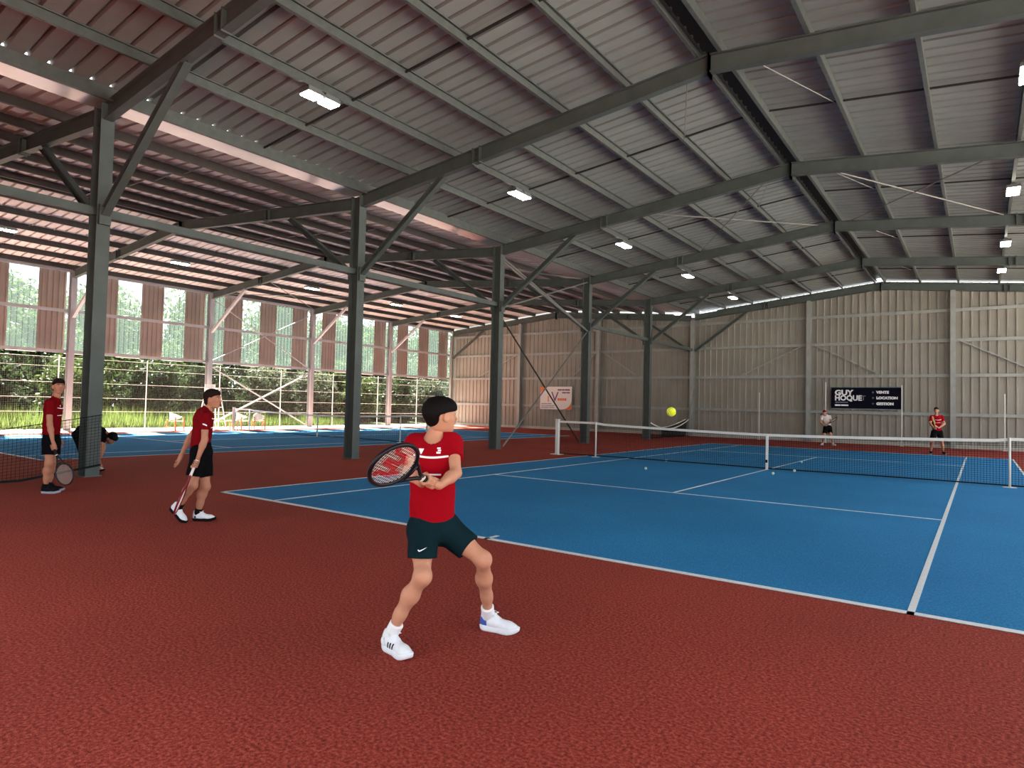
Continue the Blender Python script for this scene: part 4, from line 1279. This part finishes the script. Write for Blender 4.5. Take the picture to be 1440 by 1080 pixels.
WALKING = {'pel': (-3.206, -13.445, 0.903), 'hipR': (-3.149, -13.501, 0.857), 'hipL': (-3.270, -13.390, 0.845), 'knR': (-3.180, -13.556, 0.464), 'anR': (-3.406, -13.609, 0.181), 'heelR': (-3.484, -13.665, 0.170), 'toeR': (-3.338, -13.603, 0.025), 'knL': (-3.210, -13.379, 0.429), 'anL': (-3.301, -13.406, 0.100), 'heelL': (-3.358, -13.441, -0.033), 'toeL': (-3.137, -13.283, -0.018), 'waist': (-3.206, -13.451, 1.051), 'chest': (-3.191, -13.448, 1.235), 'neck': (-3.149, -13.423, 1.366), 'head': (-3.099, -13.393, 1.507), 'shR': (-3.022, -13.525, 1.283), 'shL': (-3.325, -13.350, 1.292), 'elR': (-2.984, -13.536, 1.021), 'wrR': (-3.007, -13.593, 0.811), 'elL': (-3.536, -13.417, 1.027), 'wrL': (-3.623, -13.471, 0.809), 'hem': (-3.206, -13.445, 0.895), 'grip': (-3.024, -13.615, 0.735), 'rhead': (-3.131, -13.713, 0.331), 'look': (-2.703, -13.156, 1.509)}
BENDING = {'pel': (-10.051, -12.203, 0.736), 'hipR': (-9.961, -12.247, 0.685), 'hipL': (-10.152, -12.162, 0.674), 'knR': (-9.837, -12.217, 0.354), 'anR': (-9.871, -12.204, 0.042), 'heelR': (-9.906, -12.225, -0.057), 'toeR': (-9.678, -12.086, -0.035), 'knL': (-10.060, -12.068, 0.318), 'anL': (-9.967, -11.989, 0.035), 'heelL': (-10.002, -12.011, -0.052), 'toeL': (-9.805, -11.869, -0.039), 'waist': (-9.924, -12.114, 0.811), 'chest': (-9.786, -12.013, 0.786), 'neck': (-9.637, -11.904, 0.762), 'head': (-9.545, -11.834, 0.680), 'shR': (-9.518, -12.002, 0.727), 'shL': (-9.836, -11.862, 0.738), 'elR': (-9.476, -12.060, 0.480), 'wrR': (-9.555, -12.069, 0.225), 'elL': (-9.858, -11.842, 0.464), 'wrL': (-9.884, -11.901, 0.236), 'hem': (-10.051, -12.204, 0.764), 'look': (-9.387, -11.768, 0.347)}
FARWHITE = {'pel': (-1.303, 15.672, 0.847), 'hipR': (-1.360, 15.569, 0.813), 'hipL': (-1.231, 15.786, 0.831), 'knR': (-1.385, 15.381, 0.451), 'anR': (-1.526, 15.666, 0.070), 'heelR': (-1.518, 15.798, -0.001), 'toeR': (-1.540, 15.413, -0.038), 'knL': (-1.144, 15.554, 0.491), 'anL': (-1.092, 15.979, 0.099), 'heelL': (-1.156, 15.998, 0.012), 'toeL': (-0.974, 15.821, -0.005), 'waist': (-1.329, 15.644, 1.046), 'chest': (-1.360, 15.550, 1.278), 'neck': (-1.377, 15.471, 1.411), 'head': (-1.386, 15.397, 1.533), 'shR': (-1.508, 15.441, 1.334), 'shL': (-1.212, 15.655, 1.349), 'elR': (-1.526, 15.377, 1.075), 'wrR': (-1.339, 15.272, 0.917), 'elL': (-1.130, 15.538, 1.120), 'wrL': (-1.249, 15.274, 0.953), 'hem': (-1.316, 15.658, 0.930), 'grip': (-1.266, 15.200, 0.947), 'rhead': (-0.887, 15.337, 1.277), 'look': (-1.178, 12.773, 1.442)}
FARRED = {'pel': (3.149, 12.345, 0.896), 'hipR': (3.071, 12.289, 0.866), 'hipL': (3.227, 12.402, 0.870), 'knR': (3.002, 12.069, 0.512), 'anR': (2.955, 12.299, 0.117), 'heelR': (2.963, 12.371, 0.018), 'toeR': (2.912, 12.026, -0.010), 'knL': (3.301, 12.285, 0.521), 'anL': (3.347, 12.582, 0.128), 'heelL': (3.333, 12.638, 0.029), 'toeL': (3.434, 12.403, 0.005), 'waist': (3.149, 12.338, 1.061), 'chest': (3.138, 12.320, 1.308), 'neck': (3.134, 12.307, 1.542), 'head': (3.135, 12.238, 1.720), 'shR': (2.982, 12.201, 1.455), 'shL': (3.295, 12.426, 1.464), 'elR': (2.944, 12.060, 1.193), 'wrR': (3.069, 11.848, 1.050), 'elL': (3.388, 12.381, 1.206), 'wrL': (3.234, 11.968, 1.042), 'hem': (3.149, 12.342, 0.951), 'grip': (3.127, 11.829, 1.026), 'rhead': (3.092, 11.609, 1.270), 'look': (3.118, 5.994, 1.603)}
RIGHT, UP, FWD = A3(_right), A3(_up), A3(_f)
DOWN = A3((0, 0, -1))

# the player in front: both hands on the racket
J = PLAYER
ru = nrm(A3(J['rhead']) - A3(J['grip']))
gR = A3(J['grip']) - ru * .02
gL = A3(J['grip']) + ru * .075
o, I = person(J, 'player in red shirt and dark teal shorts holding a big racket in both hands', 'skin_light', 'hair_black', 'bowl', 'cloth_red', 'shorts_teal', 'sock_white', 'white', .0065,
              [grip_hand(gR, ru, J['wrR']), grip_hand(gL - ru * .19, ru, J['wrL'])] if False else [grip_hand(gR + ru * .03, ru, J['wrR']), grip_hand(gR - ru * .055, ru, J['wrL'])], sleeve=.5, leg_hem=.62, slim=.97, head_scale=.97, hem_level=.75, vneck=.022, sock_h=.085)
shirt_print(I, True, .14)
b = I['base']
# swoosh on the right leg of the shorts
hr = I['J']['hipR']; kr = I['J']['knR']; c = hr + (kr - hr) * .47
sw = [(-.028, .000), (-.020, -.008), (-.008, -.004), (.010, .007), (.026, .018)]
sw2 = [(-.026, .006), (-.018, .000), (-.008, .003), (.009, .011), (.026, .019)]
toC = nrm(A3(CAM) - c)
decal('logo', I['shorts'], b, c, RIGHT, UP, toC, [sw, sw2], 'print_white')
# marks on the shoes
for s, m, xs in (('R', 'shoe_black', (.10, .122, .144)), ):
    so = I['shoe'][s + 'o']
    bv = bvh_of(so)
    for x in xs:
        rows = []
        for zz in (.040, .052, .064, .074):
            rows.append([(x + (.074 - zz) * -.25, zz), (x + .011 + (.074 - zz) * -.25, zz)])
        decal('shoe_stripe', so, (0, 0, 0), (0, 0, 0), (1, 0, 0), (0, 0, 1), (0, -1, 0), rows, m, .0015)
so = I['shoe']['Lo']
rows = [[(x, z) for x in (.004, .012, .022, .035, .05, .062)] for z in (.04, .05, .06, .07, .08, .09)]
decal('heel_patch', so, (0, 0, 0), (0, 0, 0), (1, 0, 0), (0, 0, 1), (0, -1, 0), rows, 'shoe_blue', .0015)
so = I['shoe']['Ro']
decal('heel_patch', so, (0, 0, 0), (0, 0, 0), (1, 0, 0), (0, 0, 1), (0, -1, 0), rows, 'shoe_grey', .0015)
racket(RA, gR, ru, RIGHT * .69 + UP * .72, 'black racket with red stencil on its strings held by the player in front', at=.085, scale=1.06)

# waiting player by the divider net
J = WAITING
ru = nrm(A3(J['rhead']) - A3(J['grip']))
n_ = nrm(A3(J['wrR']) - A3(J['elR']))
o, I = person(J, 'player in red shirt and black shorts standing by the divider net, racket hanging', 'skin_tan', 'hair_brown', 'short', 'cloth_red_dark', 'shorts_black', 'shoe_black', 'black', .009,
              [grip_hand(J['grip'], ru, J['wrR']), open_hand(J['wrL'], A3(J['wrL']) - A3(J['elL']), RIGHT * .3 - FWD, RIGHT)], sleeve=.55, leg_hem=.6, slim=1.08, head_scale=1.0)
shirt_print(I, True, .15)
racket(RB, J['grip'], ru, RIGHT * .93 + UP * .3, 'dark racket hanging from the hand of the player by the divider net', at=.06)

# walking player
J = WALKING
ru = nrm(A3(J['rhead']) - A3(J['grip']))
o, I = person(J, 'player in red shirt, black shorts and white shoes walking with a lowered racket', 'skin_tan', 'hair_brown', 'short', 'cloth_red_dark', 'shorts_black', 'shoe_black', 'whitedark', .008,
              [grip_hand(J['grip'], ru, J['wrR']), open_hand(J['wrL'], A3(J['wrL']) - A3(J['elL']), -RIGHT * .2 - FWD, DOWN)], sleeve=.55, leg_hem=.72, raise_heel={'R': .16}, slim=1.05, head_scale=.98)
shirt_print(I, False, .15)
sl = A3(J['shR']) + (A3(J['elR']) - A3(J['shR'])) * .38
decal('sleeve_logo', I['shirt'], I['base'], sl, RIGHT, UP, nrm(A3(CAM) - sl), [[(-.025, .012), (0, .004), (.025, -.006)], [(-.025, .028), (0, .022), (.025, .008)]], 'print_white')
racket(RC, J['grip'], ru, nrm(A3(J['rhead']) - A3(CAM)) + RIGHT * .12, 'dark red racket with white grip held low by the walking player', at=.05)

# bending person behind the column
J = BENDING
o, I = person(J, 'person in dark clothes bending down to the floor behind the steel column', 'skin_tan', 'hair_black', 'down', 'shorts_black', 'shorts_black', 'shoe_black', 'whitedark', .011,
              [open_hand(J['wrR'], A3((.1, .1, -1)), RIGHT, FWD), open_hand(J['wrL'], A3((.1, .1, -1)), RIGHT, -FWD)], sleeve=.5, slim=1.05, long_legs=True)

# far players beyond the net
J = FARWHITE
ru = nrm(A3(J['rhead']) - A3(J['grip']))
o, I = person(J, 'player in white shirt and dark cap crouching under the navy sign', 'skin_light', 'cloth_red_dark', 'cap', 'cloth_white', 'shorts_black', 'sock_white', 'white', .014,
              [grip_hand(J['grip'], ru, J['wrR']), grip_hand(A3(J['grip']) + ru * .12, ru, J['wrL'])], sleeve=.55, leg_hem=.7, slim=1.1, print_=False)
racket(RB, J['grip'], ru, FWD, 'dark racket held across the body of the player in white')
J = FARRED
ru = nrm(A3(J['rhead']) - A3(J['grip']))
o, I = person(J, 'player in red shirt and black shorts facing the net with a yellow racket', 'skin_light', 'hair_brown', 'short', 'cloth_red', 'shorts_black', 'shoe_black', 'black', .014,
              [grip_hand(J['grip'], ru, J['wrR']), grip_hand(A3(J['grip']) + ru * .1, ru, J['wrL'])], sleeve=.6, leg_hem=.72, slim=1.12)
shirt_print(I, False, .15)
racket(RD_, J['grip'], ru, RIGHT * .45 + FWD, 'yellow racket held upright by the far player in red')
